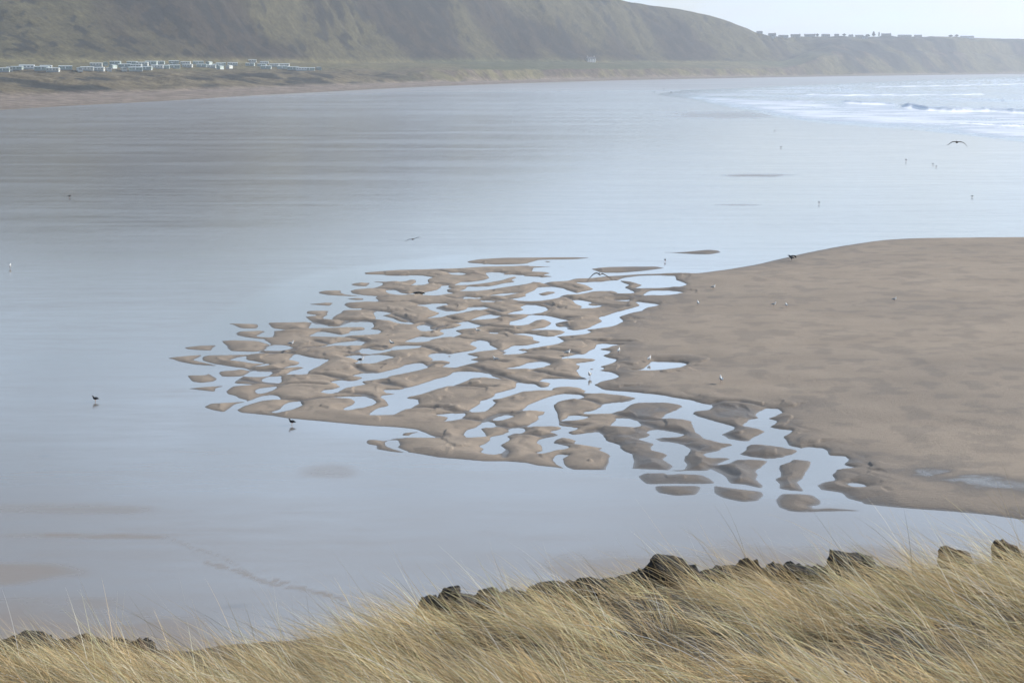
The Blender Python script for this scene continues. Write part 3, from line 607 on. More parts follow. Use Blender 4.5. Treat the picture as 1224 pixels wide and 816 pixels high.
farc = lerp(farc, fieldc, (sstep(0.75, 0.95, ci) * sstep(1120, 1000, HXg)[..., None]) * 0.9)
colr = lerp(colr, farc, fr)
colr = colr * 0.78
colr = lerp(colr, sandc * 0.8, info['beach'][..., None])
t = NT('hillside'); pos = t.pos()
cc = t.attr('Col', 'Color')
nn = t.noise(pos, 0.06, 6, 0.7); n5 = t.noise(pos, 0.25, 4, 0.7)
k = t.math('MULTIPLY', t.rng(nn, 0.35, 0.65, 0.55, 1.3), t.rng(n5, 0.35, 0.65, 0.6, 1.3))
vm = t.add('ShaderNodeVectorMath', operation='SCALE'); t.l.new(cc, vm.inputs[0]); t.l.new(k, vm.inputs['Scale'])
t.put('Base Color', vm.outputs[0]); t.put('Roughness', 0.95); t.put('Specular IOR Level', 0.1)
t.put('Normal', t.bump(nn, 0.6, 4.0))
hills = mesh_np('hills', np.stack([WX.ravel(), Dg.ravel(), Zg.ravel()], 1), grid_faces(len(off), len(hx)), t.m,
                attrs={'Col': ('FLOAT_COLOR', colr.reshape(-1, 3))})
tag(hills, kind='structure')

def on_hill(x, y, d_lo=None):
    "point of the terrain seen at photo pixel (x, y)"
    D0 = float(np.interp(x, KX, KD0))
    Ds = np.linspace(D0 + (60 if d_lo is None else d_lo), D0 + 2600, 2600)
    dx, dy, dz = ray(x, y); zr = H + dz / dy * Ds
    zt, _ = relief(np.full(Ds.shape, float(x)), Ds)
    hit = np.nonzero(zt >= zr)[0]
    i = hit[0] if len(hit) else int(np.argmax(zt / Ds - H / Ds))
    D = Ds[i]; return ((x - CX) / F * D / 1.013, D, float(zt[i]))

# ------------------------------------------------------------------ near dune under the camera
def crest_row(x):
    return np.interp(x, [-700, -200, 0, 60, 200, 330, 430, 470, 500, 600, 700, 790, 900, 1000, 1100, 1224, 1500, 1900],
                        [880, 820, 786, 782, 784, 774, 758, 744, 734, 730, 718, 702, 706, 706, 696, 682, 650, 620])
DC = 13.2
def crest_z(wx):
    px = CX + wx / DC * F / 1.0 * 0.975
    r = crest_row(px); dx, dy, dz = ray(px, r)
    return H + dz / dy * DC
def dune_z(wx, wy):
    zc = crest_z(wx)
    n = 0.10 * fbm(wx * 0.7, wy * 0.7, 4, 301)
    near = zc + (DC - wy) * 0.155 + 0.12 * sstep(0, 6, DC - wy) * 0
    drop = (wy - DC)
    z_ = np.where(wy <= DC, near, zc - 0.25 * np.clip(drop, 0, 0.8) - 1.25 * np.clip(drop - 0.8, 0, 60))
    z_ = z_ + n * (1 + 3 * sstep(0, 6, drop))
    return np.maximum(z_, -0.8 - 0.01 * wy + 0 * wx)
dxs = np.concatenate([np.arange(-60, -8, 2.0), np.arange(-8, 8, 0.12), np.arange(8, 60, 2.0)])
dys = np.concatenate([np.arange(-30, 4, 2.0), np.arange(4, 16, 0.12), np.arange(16, 52, 0.7)])
DXg, DYg = np.meshgrid(dxs, dys)
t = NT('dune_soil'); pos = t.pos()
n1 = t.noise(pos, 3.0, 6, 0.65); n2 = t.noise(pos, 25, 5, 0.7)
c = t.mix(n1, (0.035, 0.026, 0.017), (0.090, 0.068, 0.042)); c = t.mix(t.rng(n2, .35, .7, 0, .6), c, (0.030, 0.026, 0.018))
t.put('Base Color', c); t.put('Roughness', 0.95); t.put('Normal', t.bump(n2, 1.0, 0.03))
dune = mesh_np('dune', np.stack([DXg.ravel(), DYg.ravel(), dune_z(DXg, DYg).ravel()], 1), grid_faces(len(dys), len(dxs)), t.m)
tag(dune, kind='structure')

# ------------------------------------------------------------------ marram grass
t = NT('marram_blade'); cc = t.attr('Col', 'Color')
t.put('Base Color', cc); t.put('Roughness', 0.55); t.put('Specular IOR Level', 0.25)
tr = t.add('ShaderNodeBsdfTranslucent'); t.l.new(cc, tr.inputs['Color'])
mx = t.add('ShaderNodeMixShader'); mx.inputs[0].default_value = 0.36
t.l.new(t.b.outputs[0], mx.inputs[1]); t.l.new(tr.outputs[0], mx.inputs[2])
t.l.new(mx.outputs[0], t.n['Material Output'].inputs['Surface'])
M_blade = t.m

def blades(n_tuft, per, yr, xr, len_r, wid, lean, seed, spread=0.10, dens=0.0, tone=0.0):
    g = np.random.default_rng(seed)
    tx = g.uniform(xr[0], xr[1], n_tuft); ty = g.uniform(yr[0], yr[1], n_tuft)
    taz = g.normal(0, 0.42, n_tuft); tlen = g.uniform(0.65, 1.2, n_tuft); tt = g.uniform(0, 1, n_tuft)
    tln = g.normal(0, 0.13, n_tuft); tt2 = g.uniform(0, 1, n_tuft)
    N = n_tuft * per
    ix = np.repeat(np.arange(n_tuft), per)
    x = tx[ix] + g.normal(0, spread, N); y = ty[ix] + g.normal(0, spread, N)
    ok = np.ones(N, bool)
    L = g.uniform(len_r[0], len_r[1], N) * tlen[ix]
    L *= np.where(g.random(N) < 0.04, 1.35, 1.0)
    keep = (fbm(tx * 0.9, ty * 1.1, 3, 411) > -0.22 - dens)[ix]
    z = dune_z(x, y) - 0.02 - np.where(keep, 0, 3.0)
    L *= 1 - 0.30 * sstep(1.3, 0.1, DC - y) * (0.35 + 0.65 * sstep(420, 520, CX + x / DC * F) * sstep(1120, 1040, CX + x / DC * F) + 1.2 * sstep(230, 120, CX + x / DC * F))
    az = math.pi + taz[ix] + g.normal(0, 0.34, N) - 0.12      # blown to the left of the picture
    el0 = np.clip(lean + 0.40 + tln[ix] + g.normal(0, 0.20, N), 0.1, 1.5)
    bend = np.clip(g.normal(0.60, 0.25, N), 0.05, 1.5)
    S = 6
    P_ = np.zeros((N, S + 1, 3)); P_[:, 0] = np.stack([x, y, z], 1)
    for k in range(S):
        f = (k + 0.5) / S
        el = el0 - bend * f ** 0.9
        st = L / S
        P_[:, k + 1, 0] = P_[:, k, 0] + st * np.cos(el) * np.cos(az)
        P_[:, k + 1, 1] = P_[:, k, 1] + st * np.cos(el) * np.sin(az)
        P_[:, k + 1, 2] = P_[:, k, 2] + st * np.sin(el)
    # width vector: roughly across the blade, random roll
    roll = g.uniform(0, math.pi, N)
    side = np.stack([-np.sin(az), np.cos(az), 0 * az], 1)
    upv = np.stack([-np.cos(az) * np.sin(el0), -np.sin(az) * np.sin(el0), np.cos(el0)], 1)
    wv = side * np.cos(roll)[:, None] + upv * np.sin(roll)[:, None]
    prof = np.array([0.8, 1.0, 1.0, 0.85, 0.65, 0.4, 0.08])
    W = (wid * g.uniform(0.6, 1.3, N))[:, None] * prof[None, :]
    A = P_ + wv[:, None, :] * W[..., None] * 0.5; B = P_ - wv[:, None, :] * W[..., None] * 0.5
    V = np.stack([A, B], 2).reshape(-1, 3)
    base = (np.arange(N) * (S + 1) * 2)[:, None] + (np.arange(S) * 2)[None, :]
    base = base.ravel(); Fq = np.stack([base, base + 1, base + 3, base + 2], 1)
    # colours: straw, pale (also painted highlights), olive green, brown
    pal = np.array([[0.80, 0.61, 0.35], [0.92, 0.82, 0.62], [0.58, 0.40, 0.20], [0.20, 0.19, 0.09], [0.42, 0.35, 0.18], [0.11, 0.07, 0.04]])
    patch_n = fbm(x * 0.8, y * 0.8, 3, 401) * 0.5 + 0.5
    r = g.random(N) * 0.75 + 0.25 * tt[ix] + (patch_n - 0.5) * 0.5 + tone
    ci_ = np.select([r < 0.32, r < 0.46, r < 0.62, r < 0.78, r < 0.89], [0, 1, 2, 4, 3], 5)
    c0 = pal[ci_] * (g.uniform(0.45, 1.35, N) * np.where(g.random(N) < 0.06, 1.35, 1.0) * (0.50 + 0.95 * tt2[ix]))[:, None]
    c0 = np.minimum(c0, 0.85)
    grad = np.linspace(0, 1, S + 1)
    tipc = c0 * 0.6 + np.array([0.50, 0.43, 0.26]) * 0.4
    Cc = c0[:, None, :] * (1 - grad[None, :, None] * 0.7) + tipc[:, None, :] * grad[None, :, None] * 0.7
    Cc = np.repeat(Cc[:, :, None, :], 2, 2).reshape(-1, 3)
    return V, Fq, Cc
sets = [blades(3200, 38, (5.2, DC + 0.1), (-7.0, 8.6), (0.30, 0.66), 0.0029, 0.25, 1, 0.06),
        blades(420, 26, (8.5, DC - 0.3), (-5.0, 6.5), (0.55, 0.86), 0.0032, 0.34, 2, 0.07, tone=-0.2),
        blades(6400, 9, (5.0, DC + 0.3), (-7.0, 8.2), (0.10, 0.30), 0.0036, -0.05, 3, 0.12, dens=2, tone=0.15),
        blades(900, 10, (5.0, DC), (-5.2, 6.8), (0.35, 0.80), 0.0048, 0.15, 4, 0.12, tone=-0.35),
        blades(150, 9, (9.5, DC - 0.1), (1.5, 6.8), (0.75, 1.05), 0.0030, 0.42, 5, 0.06, dens=2, tone=-0.1),
        blades(90, 6, (10.5, DC - 0.1), (-5, 1.5), (0.65, 0.95), 0.0030, 0.42, 6, 0.06, dens=2, tone=-0.1)]
Vs, Fs_, Cs = [], [], []; o0 = 0
for V, Fq, Cc in sets:
    Vs.append(V); Fs_.append(Fq + o0); Cs.append(Cc); o0 += len(V)
grass = mesh_np('marram_grass', np.concatenate(Vs), np.concatenate(Fs_), M_blade, smooth=True, attrs={'Col': ('FLOAT_COLOR', np.concatenate(Cs))})
tag(grass, 'dense straw coloured marram grass blown over to the left on the dune top', 'grass', kind='stuff')

# ------------------------------------------------------------------ rocks on the lip of the dune
def ico(sub):
    import bmesh
    bm = bmesh.new(); bmesh.ops.create_icosphere(bm, subdivisions=sub, radius=1.0)
    V = np.array([v.co[:] for v in bm.verts]); Fc = np.array([[v.index for v in f.verts] for f in bm.faces]); bm.free(); return V, Fc
IV, IF = ico(4)
t = NT('dark_slate'); tc = t.pos()
n1 = t.noise(tc, 14, 6, 0.7); n2 = t.noise(t.mapping(tc, (1, 1, 4), (0.5, 0.3, 0)), 18, 4, 0.6)
c = t.mix(n1, (0.006, 0.006, 0.007), (0.026, 0.025, 0.024)); c = t.mix(t.rng(n2, .45, .7, 0, .6), c, (0.040, 0.038, 0.035))
t.put('Base Color', c); t.put('Specular IOR Level', 0.2); t.put('Roughness', 0.85); t.put('Normal', t.bump(n1, 0.9, 0.015))
M_rock = t.m
t = NT('brown_clod'); tc = t.pos(); n1 = t.noise(tc, 16, 6, 0.7)
t.put('Base Color', t.mix(n1, (0.025, 0.016, 0.010), (0.095, 0.060, 0.038))); t.put('Roughness', 0.95); t.put('Normal', t.bump(n1, 0.9, 0.02))
M_clod = t.m
ROCKS = [ # centre x, top y, width px, material, label
 (39, 757, 46, 0, 'widest dark rock at the far left end of the dune lip'),
 (14, 766, 26, 0, 'small dark rock at the left edge of the picture, behind grass'),
 (95, 759, 30, 1, 'brown earth clod just right of the wide left-hand rock'),
 (163, 763, 24, 1, 'low brown clod half hidden in grass, farther right of the left rocks'),
 (512, 714, 22, 0, 'small dark rock where the rocky lip starts, left end of the middle row'),
 (532, 702, 24, 0, 'rounded dark knob standing up near the left end of the middle row'),
 (556, 712, 22, 0, 'low dark rock between the first two raised knobs'),
 (579, 702, 22, 0, 'second raised dark knob from the left in the middle row'),
 (601, 709, 26, 0, 'flat dark rock just right of the second raised knob'),
 (630, 706, 30, 0, 'broad dark rock leaning on the left side of the domed one'),
 (655, 698, 38, 0, 'domed dark rock, largest in the middle row'),
 (700, 691, 30, 0, 'blocky dark rock right of the gap after the domed one'),
 (728, 691, 24, 0, 'flat dark rock right of the blocky one'),
 (752, 684, 22, 0, 'small pointed rock on the left foot of the tall peak'),
 (773, 678, 26, 0, 'dark rock on the left shoulder of the tall peak'),
 (796, 662, 36, 0, 'tall pointed dark rock, highest peak of the dune lip'),
 (830, 676, 20, 0, 'small dark rock just right of the tall peak, past the notch'),
 (848, 676, 22, 0, 'second small dark rock right of the tall peak'),
 (868, 678, 28, 0, 'flat dark rock left of the grass covered brown hump'),
 (898, 668, 36, 1, 'brown earthy hump with grass hanging over it'),
 (923, 673, 30, 0, 'dark rock on the right side of the brown hump'),
 (944, 671, 24, 0, 'upright dark rock between two flatter ones, right part of the lip'),
 (964, 675, 32, 0, 'long smooth grey rock right of the upright one'),
 (990, 678, 28, 0, 'low dark rock left of the big right-hand rock'),
 (1012, 659, 40, 0, 'big dark rock sloping to the right, last large one of the lip'),
 (1036, 665, 24, 0, 'small dark rock on the right shoulder of the big sloping rock'),
 (1078, 680, 26, 1, 'small brown clod deep in grass right of the dark rocks'),
 (1140, 653, 36, 1, 'reddish brown peaked clod alone in the right-hand grass'),
 (1208, 645, 34, 1, 'brown clod under the grass at the right edge'),
]
for i, (px, py, w, mt, lb) in enumerate(ROCKS):
    D = DC - 0.05 + 0.45 * random.random()
    p = at_dist(px, py, D); ppm = F / D / 1.0
    rx = w / ppm * (0.80 if mt == 0 else 0.55); gz = float(dune_z(np.array([p[0]]), np.array([D]))[0])
    hgt = max(p[2] - gz + 0.12, 0.12)
    g = np.random.default_rng(500 + i)
    V = IV.copy()
    V = np.sign(V) * np.abs(V) ** 0.62
    n = fbm(V[:, 0] * 1.6 + V[:, 2] * 1.1 + i * 7, V[:, 1] * 1.6 + i * 3 - V[:, 2], 4, 500 + i)
    strata = np.abs(((V[:, 2] * 0.8 + V[:, 0] * 0.55 + 0.15 * n) * 3.2) % 1.0 - 0.5)
    for q in range(7):
        nv = g.normal(size=3); nv /= np.linalg.norm(nv); dlim = g.uniform(0.55, 0.85)
        dd_ = V @ nv; V = V - np.maximum(dd_ - dlim, 0)[:, None] * nv[None, :] * 0.9
    V = V * (1 + 0.26 * n + 0.13 * strata)[:, None]
    V[:, 2] += 0.25 * V[:, 0] * g.uniform(-1, 1)
    V[:, 2] = (V[:, 2] - V[:, 2].min()); V[:, 2] /= V[:, 2].max()
    V = V * np.array([rx, rx * 1.1, hgt])
    o = mesh_np('boulder' if mt == 0 else 'earth_clod', V, IF, M_rock if mt == 0 else M_clod, smooth=False)
    o.location = (p[0], D, p[2] - hgt)
    o.rotation_euler = (0, 0, 0)
    tag(o, lb, 'rock' if mt == 0 else 'clod', 'rocks and clods along the dune lip')

def ledge(pts, label, seed):
    pts = sorted(pts); xs = np.arange(pts[0][0], pts[-1][0], 1.1)
    topr = np.interp(xs, [p[0] for p in pts], [p[1] for p in pts])
    topr = topr - 7 * np.abs(fbm(xs / 14.0, xs * 0 + seed, 4, seed)) + 4 * np.round(1.5 * vnoise(xs / 9.0, xs * 0 + 2, seed)) / 1.5 - 1
    ends = sstep(0, 10, xs - xs[0]) * sstep(0, 10, xs[-1] - xs)
    topr = topr + 26 * (1 - ends)
    NK = 26; V = []; kk = np.arange(NK)[None, :]; nz_ = fbm(xs[:, None] / 9.0 + kk * 0.25, kk * 0.35 + seed + 0 * xs[:, None], 4, seed)
    for i, (px, py) in enumerate(zip(xs, topr)):
        p = at_dist(px, py, DC + 0.18)
        for k in range(NK):
            a = math.pi * (k / (NK - 1)) - 0.15
            yy = DC + 0.18 - math.cos(a) * 0.24; hz_ = math.sin(max(a, 0)) ** 0.55
            g0 = p[2] - 0.34
            n = nz_[i, k]
            st = abs(((px * 0.05 + k * 0.42) % 1.0) - 0.5)
            V.append((p[0] + 0.03 * n, yy + 0.09 * n - 0.03 * st, g0 + 0.34 * hz_ * (1 + 0.10 * (n if 3 < k < NK - 4 and abs(k - NK / 2) > 3 else 0)) - 0.02 * st * (abs(k - NK / 2) > 3)))
    o = mesh_np('rock_ledge', V, grid_faces(len(xs), NK), M_rock, smooth=False)
    tag(o, label, 'rock ledge', 'rocks and clods along the dune lip')
ledge([(500, 720), (530, 714), (600, 713), (640, 708), (690, 699), (745, 690), (790, 677)], 'long low jagged dark ledge joining the rocks left of the tall peak', 41)
ledge([(822, 684), (860, 684), (925, 681), (960, 680), (1000, 676), (1050, 677), (1100, 684)], 'low jagged dark ledge joining the rocks right of the tall peak', 47)
ledge([(-20, 772), (20, 766), (60, 766), (110, 766), (190, 770)], 'low dark ledge buried in grass along the far left of the dune lip', 53)

# ------------------------------------------------------------------ birds
def loft(rings, nseg=14, cap=True):
    V, Fc = [], []
    for (c, a, b_, up, rt) in rings:
        c = np.array(c); up = np.array(up, float); rt = np.array(rt, float)
        for k in range(nseg):
            th = 2 * math.pi * k / nseg
            V.append(c + rt * a * math.cos(th) + up * b_ * math.sin(th))
    n = len(rings)
    for i in range(n - 1):
        for k in range(nseg):
            Fc.append((i * nseg + k, i * nseg + (k + 1) % nseg, (i + 1) * nseg + (k + 1) % nseg, (i + 1) * nseg + k))
    Fc.append(tuple(range(nseg))[::-1]); Fc.append(tuple((n - 1) * nseg + k for k in range(nseg)))
    return V, Fc
def path_loft(pts, rad, nseg=12):
    pts = [np.array(p, float) for p in pts]; rings = []
    for i, p in enumerate(pts):
        tg = pts[min(i + 1, len(pts) - 1)] - pts[max(i - 1, 0)]; tg /= np.linalg.norm(tg)
        rt = np.cross(tg, (0, 0, 1)) if abs(tg[2]) < 0.95 else np.array((0, 1, 0)) ; rt = rt / np.linalg.norm(rt)
        up = np.cross(rt, tg)
        a, b_ = rad[i] if isinstance(rad[i], tuple) else (rad[i], rad[i])
        rings.append((p, a, b_, up, rt))
    return loft(rings, nseg)

M_white = simple_mat('white_feather', (0.80, 0.80, 0.78), 0.8, 0.05)
M_grey = simple_mat('grey_feather', (0.30, 0.32, 0.34), 0.8, 0.12)
M_brown = simple_mat('brown_feather', (0.07, 0.055, 0.045), 0.85, 0.35, 20)
M_black = simple_mat('black_feather', (0.012, 0.012, 0.014), 0.6, 0.2)
M_orange = simple_mat('orange_bill', (0.65, 0.22, 0.03), 0.5, 0.1)
M_pinkleg = simple_mat('pink_leg', (0.45, 0.30, 0.25), 0.6, 0.1)

def bird_standing(name, body_m, wing_m, bill_m, leg_m, label, cat, up=0.0):
    """bird facing +X, 0.42 m tall"""
    r = empty(name, (0, 0, 0))
    body = [(-0.22, 0, 0.20), (-0.15, 0, 0.205), (-0.06, 0, 0.21), (0.04, 0, 0.225), (0.10, 0, 0.26), (0.125, 0, 0.31), (0.135, 0, 0.345), (0.155, 0, 0.368), (0.185, 0, 0.366), (0.205, 0, 0.36)]
    rad = [(0.022, 0.010), (0.045, 0.030), (0.075, 0.065), (0.085, 0.085), (0.062, 0.068), (0.038, 0.042), (0.034, 0.036), (0.037, 0.037), (0.026, 0.026), (0.010, 0.010)]
    V, Fc = path_loft(body, rad); mesh_py('body', V, Fc, body_m, True, r)
    for sgn in (-1, 1):
        w = [(0.06, 0.066 * sgn, 0.262), (0.0, 0.078 * sgn, 0.258), (-0.08, 0.070 * sgn, 0.245), (-0.17, 0.042 * sgn, 0.228), (-0.27, 0.012 * sgn, 0.205)]
        V, Fc = path_loft(w, [(0.012, 0.03), (0.018, 0.052), (0.018, 0.048), (0.014, 0.028), (0.004, 0.006)], 10)
        mesh_py('wing', V, Fc, wing_m, True, r)
        lg = [(0.0, 0.030 * sgn, 0.15), (-0.012, 0.030 * sgn, 0.085), (0.0, 0.030 * sgn, 0.008), (0.045, 0.034 * sgn, 0.006)]
        V, Fc = path_loft(lg, [0.009, 0.006, 0.006, 0.008], 8); mesh_py('leg', V, Fc, leg_m, True, r)
    V, Fc = path_loft([(0.195, 0, 0.362), (0.225, 0, 0.358), (0.250, 0, 0.348)], [0.012, 0.009, 0.003], 8)
    mesh_py('bill', V, Fc, bill_m, True, r)
    return tag(r, label, cat)

def copy_tree(o, parent=None):
    c = o.copy(); COL.objects.link(c); c.parent = parent
    for ch in list(o.children): copy_tree(ch, c)
    return c

def sand_h(px, py):
    i = int(np.argmin(np.abs(ROWS - py))); j = int(np.argmin(np.abs(COLS - px)))
    return max(float(Hs[i, j]), 0.0) if 286 <= py else 0.0
def place_bird(o, px, py, face, s=1.0):
    h = sand_h(px, py)
    for _ in range(3):
        x, y = ground(px, py, h)
    o.location = (float(x), float(y), h - 0.003); o.rotation_euler = (0, 0, math.radians(face)); o.scale = (s, s, s)

GG = 'gulls standing on the sand'
gulls = [ # feet px, feet py, facing deg, scale, kind, label
 (862, 457.5, 100, 1.2, 'g', 'white gull alone on open sand right of the small long pool'),
 (705, 451.5, 250, 1.15, 'g', 'white gull standing in the main channel west of the sandbar'),
 (678.5, 425, 30, 1.1, 'g', 'gull at the head of the inlet below a dark undercut bank'),
 (739.5, 423, 75, 1.15, 'g', 'gull on damp sand just right of the zigzag channel'),
 (776, 432.5, 60, 1.1, 'g', 'gull at the left tip of the small long pool'),
 (592.5, 433, 160, 1.1, 'g', 'gull beside a dark shadow on the bank in the middle of the channels'),
 (571, 398.5, 200, 1.1, 'g', 'gull on top of a mound in the upper middle of the channels'),
 (468, 413.5, 140, 1.1, 'g', 'gull at the tip of a narrow pool, left of the middle mounds'),
 (431.5, 433.5, 20, 1.05, 'k', 'dark backed gull wading in a pool in the left part of the channels'),
 (348, 414, 20, 1.1, 'g', 'gull on the leftmost mounds beside a pointed pool'),
 (834.5, 365.5, 100, 1.15, 'g', 'gull on the upper sandbar, lower left of a pair'),
 (852.5, 346, 20, 1.1, 'g', 'gull on the upper sandbar, nearest to the two lens shaped pools'),
 (925, 366.5, 10, 1.0, 'g', 'left gull of the close pair out on the wide sandbar'),
 (940, 367.5, 100, 1.0, 'g', 'right gull of the close pair out on the wide sandbar'),
 (1069, 360.5, 10, 1.0, 'g', 'lone gull far right on the wide sandbar'),
 (12, 321, 90, 1.3, 'g', 'white gull on the wet flats at the left edge'),
]
pg = pk = None
for (px, py, fc, s_, kd, lb) in gulls:
    if kd == 'g':
        if pg is None: o = pg = bird_standing('gull', M_white, M_grey, M_orange, M_pinkleg, lb, 'gull')
        else: o = copy_tree(pg)
    else:
        o = pk = bird_standing('gull', M_white, M_black, M_orange, M_pinkleg, lb, 'gull')
    place_bird(o, px, py, fc, s_); tag(o, lb, 'gull', GG)
waders = [
 (114, 480, 170, 0.95, 'dark bird standing on the wet flats far to the left, mirrored below it'),
 (349, 508, 165, 0.95, 'dark bird wading just below the lower left edge of the mounds'),
 (795, 313, 90, 0.9, 'small dark bird on the flats above the lens shaped pools'),
 (83, 236.5, 0, 1.2, 'dark bird far out on the shiny flats at the upper left'),
 (613, 147, 0, 1.1, 'tiny dark bird far away on the flats at the top middle'),
 (1083, 193, 90, 1.4, 'dark bird on the flats below the surf, left of the flying gull'),
 (1115, 197, 0, 0.9, 'upper one of two tiny birds under the flying gull'),
 (1119, 200, 0, 0.9, 'lower one of two tiny birds under the flying gull'),
 (1162, 236, 0, 0.9, 'tiny dark bird on the flats at the right, below the flying gull'),
 (933.5, 177, 0, 1.1, 'tiny dark bird standing in the shallows below the surf edge'),
 (979, 244, 90, 1.1, 'small dark bird alone on the flats left of the wide sandbar top'),
 (926, 157, 0, 1.2, 'dark bird at the left end of the surf'),
]
pw = None
for (px, py, fc, s_, lb) in waders:
    if pw is None: o = pw = bird_standing('wading_bird', M_black, M_black, M_orange, M_orange, lb, 'bird')
    else: o = copy_tree(pw)
    place_bird(o, px, py, fc, s_); tag(o, lb, 'bird', 'dark birds on the wet flats')

def flying(name, D, px, py, span_px, up_l, up_r, body_m, wing_m, tip_m, label, bank=0.0, rz=0.0, dip=(0.10, -0.30)):
    """gull in flight seen from behind; wings arch up at the wrist and drop to the tips"""
    p = at_dist(px, py, D); r = empty(name, tuple(p), rz)
    half = span_px / F * D / 2
    body = [(0, -0.24, 0.0), (0, -0.15, 0.0), (0, -0.05, 0.0), (0, 0.06, 0.0), (0, 0.15, 0.01), (0, 0.20, 0.015), (0, 0.245, 0.01), (0, 0.28, 0.0)]
    V, Fc = path_loft(body, [(0.04, 0.008), (0.045, 0.03), (0.07, 0.06), (0.075, 0.07), (0.05, 0.05), (0.038, 0.038), (0.028, 0.028), (0.006, 0.006)])
    k = half / 0.65
    mesh_py('body', np.array(V) * k, Fc, body_m, True, r)
    for sgn, dp in ((-1, up_l), (1, up_r)):
        xs = np.array([0.04, 0.14, 0.26, 0.38, 0.50, 0.59, 0.65]) * k * sgn
        zs = np.array(dp) * k
        ys = np.array([0.02, 0.05, 0.08, 0.06, 0.0, -0.06, -0.11]) * k
        ch = np.array([0.17, 0.165, 0.16, 0.14, 0.11, 0.07, 0.015]) * k
        th = np.array([0.030, 0.028, 0.026, 0.022, 0.018, 0.012, 0.005]) * k
        def seg(a, b_):
            rings = [((xs[i], ys[i] - ch[i] / 2 + 0.06 * k, zs[i]), ch[i] / 2, th[i], (0, 0, 1), (0, 1, 0)) for i in range(a, b_)]
            return loft(rings, 12)
        V, Fc = seg(0, 6); wo = mesh_py('wing', V, Fc, wing_m, True, r)
        V, Fc = seg(5, 7); mesh_py('wing_tip', V, Fc, tip_m, True, wo)
    V, Fc = path_loft([(0, 0.27, 0.0), (0, 0.31, -0.005), (0, 0.325, -0.012)], [0.010, 0.007, 0.002], 8)
    mesh_py('bill', np.array(V) * k, Fc, M_orange, True, r)
    return tag(r, label, 'gull', 'birds in flight over the bay')
flying('flying_gull', 75, 1144, 170, 25, [0, .03, .02, -.05, -.13, -.17, -.20], [0, .02, .01, -.02, -.10, -.22, -.30], M_brown, M_brown, M_black,
       'brown gull gliding with drooped wings in front of the surf at the upper right')
flying('flying_gull', 62, 717, 327.5, 32, [0, .05, .02, -.07, -.2, -.32, -.40], [0, .02, -.05, -.12, -.18, -.27, -.34], M_grey, M_brown, M_black,
       'gull with wings arched down flying over the top of the channels')
flying('flying_gull', 95, 493.5, 286, 20, [0, .01, .0, -.05, -.10, -.14, -.16], [0, .05, .10, .14, .16, .16, .165], M_brown, M_grey, M_black,
       'small gull banking with outstretched wings over the blue flats')
# dark bird alighting at the edge of the sandbar
px, py = 946, 312; h = sand_h(px, py); x, y = ground(px, py, h)
cr = empty('crow', (float(x), float(y), h), math.radians(150), 1.9)
V, Fc = path_loft([(-0.20, 0, 0.17), (-0.10, 0, 0.19), (0.0, 0, 0.22), (0.08, 0, 0.25), (0.13, 0, 0.29), (0.165, 0, 0.30), (0.19, 0, 0.295)], [(0.05, 0.012), (0.05, 0.035), (0.075, 0.07), (0.06, 0.06), (0.038, 0.038), (0.034, 0.034), (0.012, 0.012)])
mesh_py('body', V, Fc, M_black, True, cr)
for sgn in (-1, 1):
    rings = [((0.02 - 0.03 * i, sgn * (0.05 + 0.055 * i), 0.26 + 0.05 * i - 0.014 * i * i), (0.16 - 0.022 * i) / 2 + 0.02, 0.012 - 0.0015 * i, (0, 0, 1), (1, 0, 0)) for i in range(6)]
    V, Fc = loft(rings, 10); mesh_py('wing', V, Fc, M_black, True, cr)
    V, Fc = path_loft([(0.0, 0.03 * sgn, 0.17), (-0.01, 0.03 * sgn, 0.09), (0.0, 0.03 * sgn, 0.005), (0.04, 0.03 * sgn, 0.004)], [0.010, 0.008, 0.008, 0.008], 8)
    mesh_py('leg', V, Fc, M_black, True, cr)
V, Fc = path_loft([(0.185, 0, 0.297), (0.215, 0, 0.292), (0.24, 0, 0.28)], [0.012, 0.010, 0.003], 8); mesh_py('bill', V, Fc, M_black, True, cr)
tag(cr, 'black crow with half raised wings where the sandbar meets the flats', 'crow')
# seaweed heap
px, py = 501, 350.5; h = sand_h(px, py); x, y = ground(px, py, h)
V = IV.copy(); n = fbm(V[:, 0] * 3 + V[:, 2], V[:, 1] * 3, 3, 77); V = V * (1 + 0.6 * n)[:, None] * np.array([0.45, 0.3, 0.13]); V[:, 2] = np.maximum(V[:, 2], -0.02)
o = mesh_np('seaweed_heap', V, IF, simple_mat('black_weed', (0.015, 0.014, 0.010), 0.7, .4, 30)); o.location = (float(x), float(y), h)
tag(o, 'small heap of black seaweed at the edge of a pool near the top', 'seaweed')

# ------------------------------------------------------------------ caravans
M_roof = simple_mat('caravan_roof', (0.42, 0.47, 0.48), 0.6, 0.1, 1)
M_wall = [simple_mat('caravan_green', (0.36, 0.46, 0.42), 0.6, 0.1, 1), simple_mat('caravan_cream', (0.62, 0.63, 0.58), 0.6, 0.08, 1), simple_mat('caravan_white', (0.85, 0.86, 0.86), 0.5, 0.04, 1)]
M_pane = simple_mat('curtained_glass', (0.24, 0.28, 0.29), 0.3, 0.1, 1)
M_glass = simple_mat('dark_glass', (0.05, 0.06, 0.07), 0.15, 0.1, 1)
def box(x0, x1, y0, y1, z0, z1):
    V = [(x0, y0, z0), (x1, y0, z0), (x1, y1, z0), (x0, y1, z0), (x0, y0, z1), (x1, y0, z1), (x1, y1, z1), (x0, y1, z1)]
    return V, [(0, 3, 2, 1), (4, 5, 6, 7), (0, 1, 5, 4), (1, 2, 6, 5), (2, 3, 7, 6), (3, 0, 4, 7)]
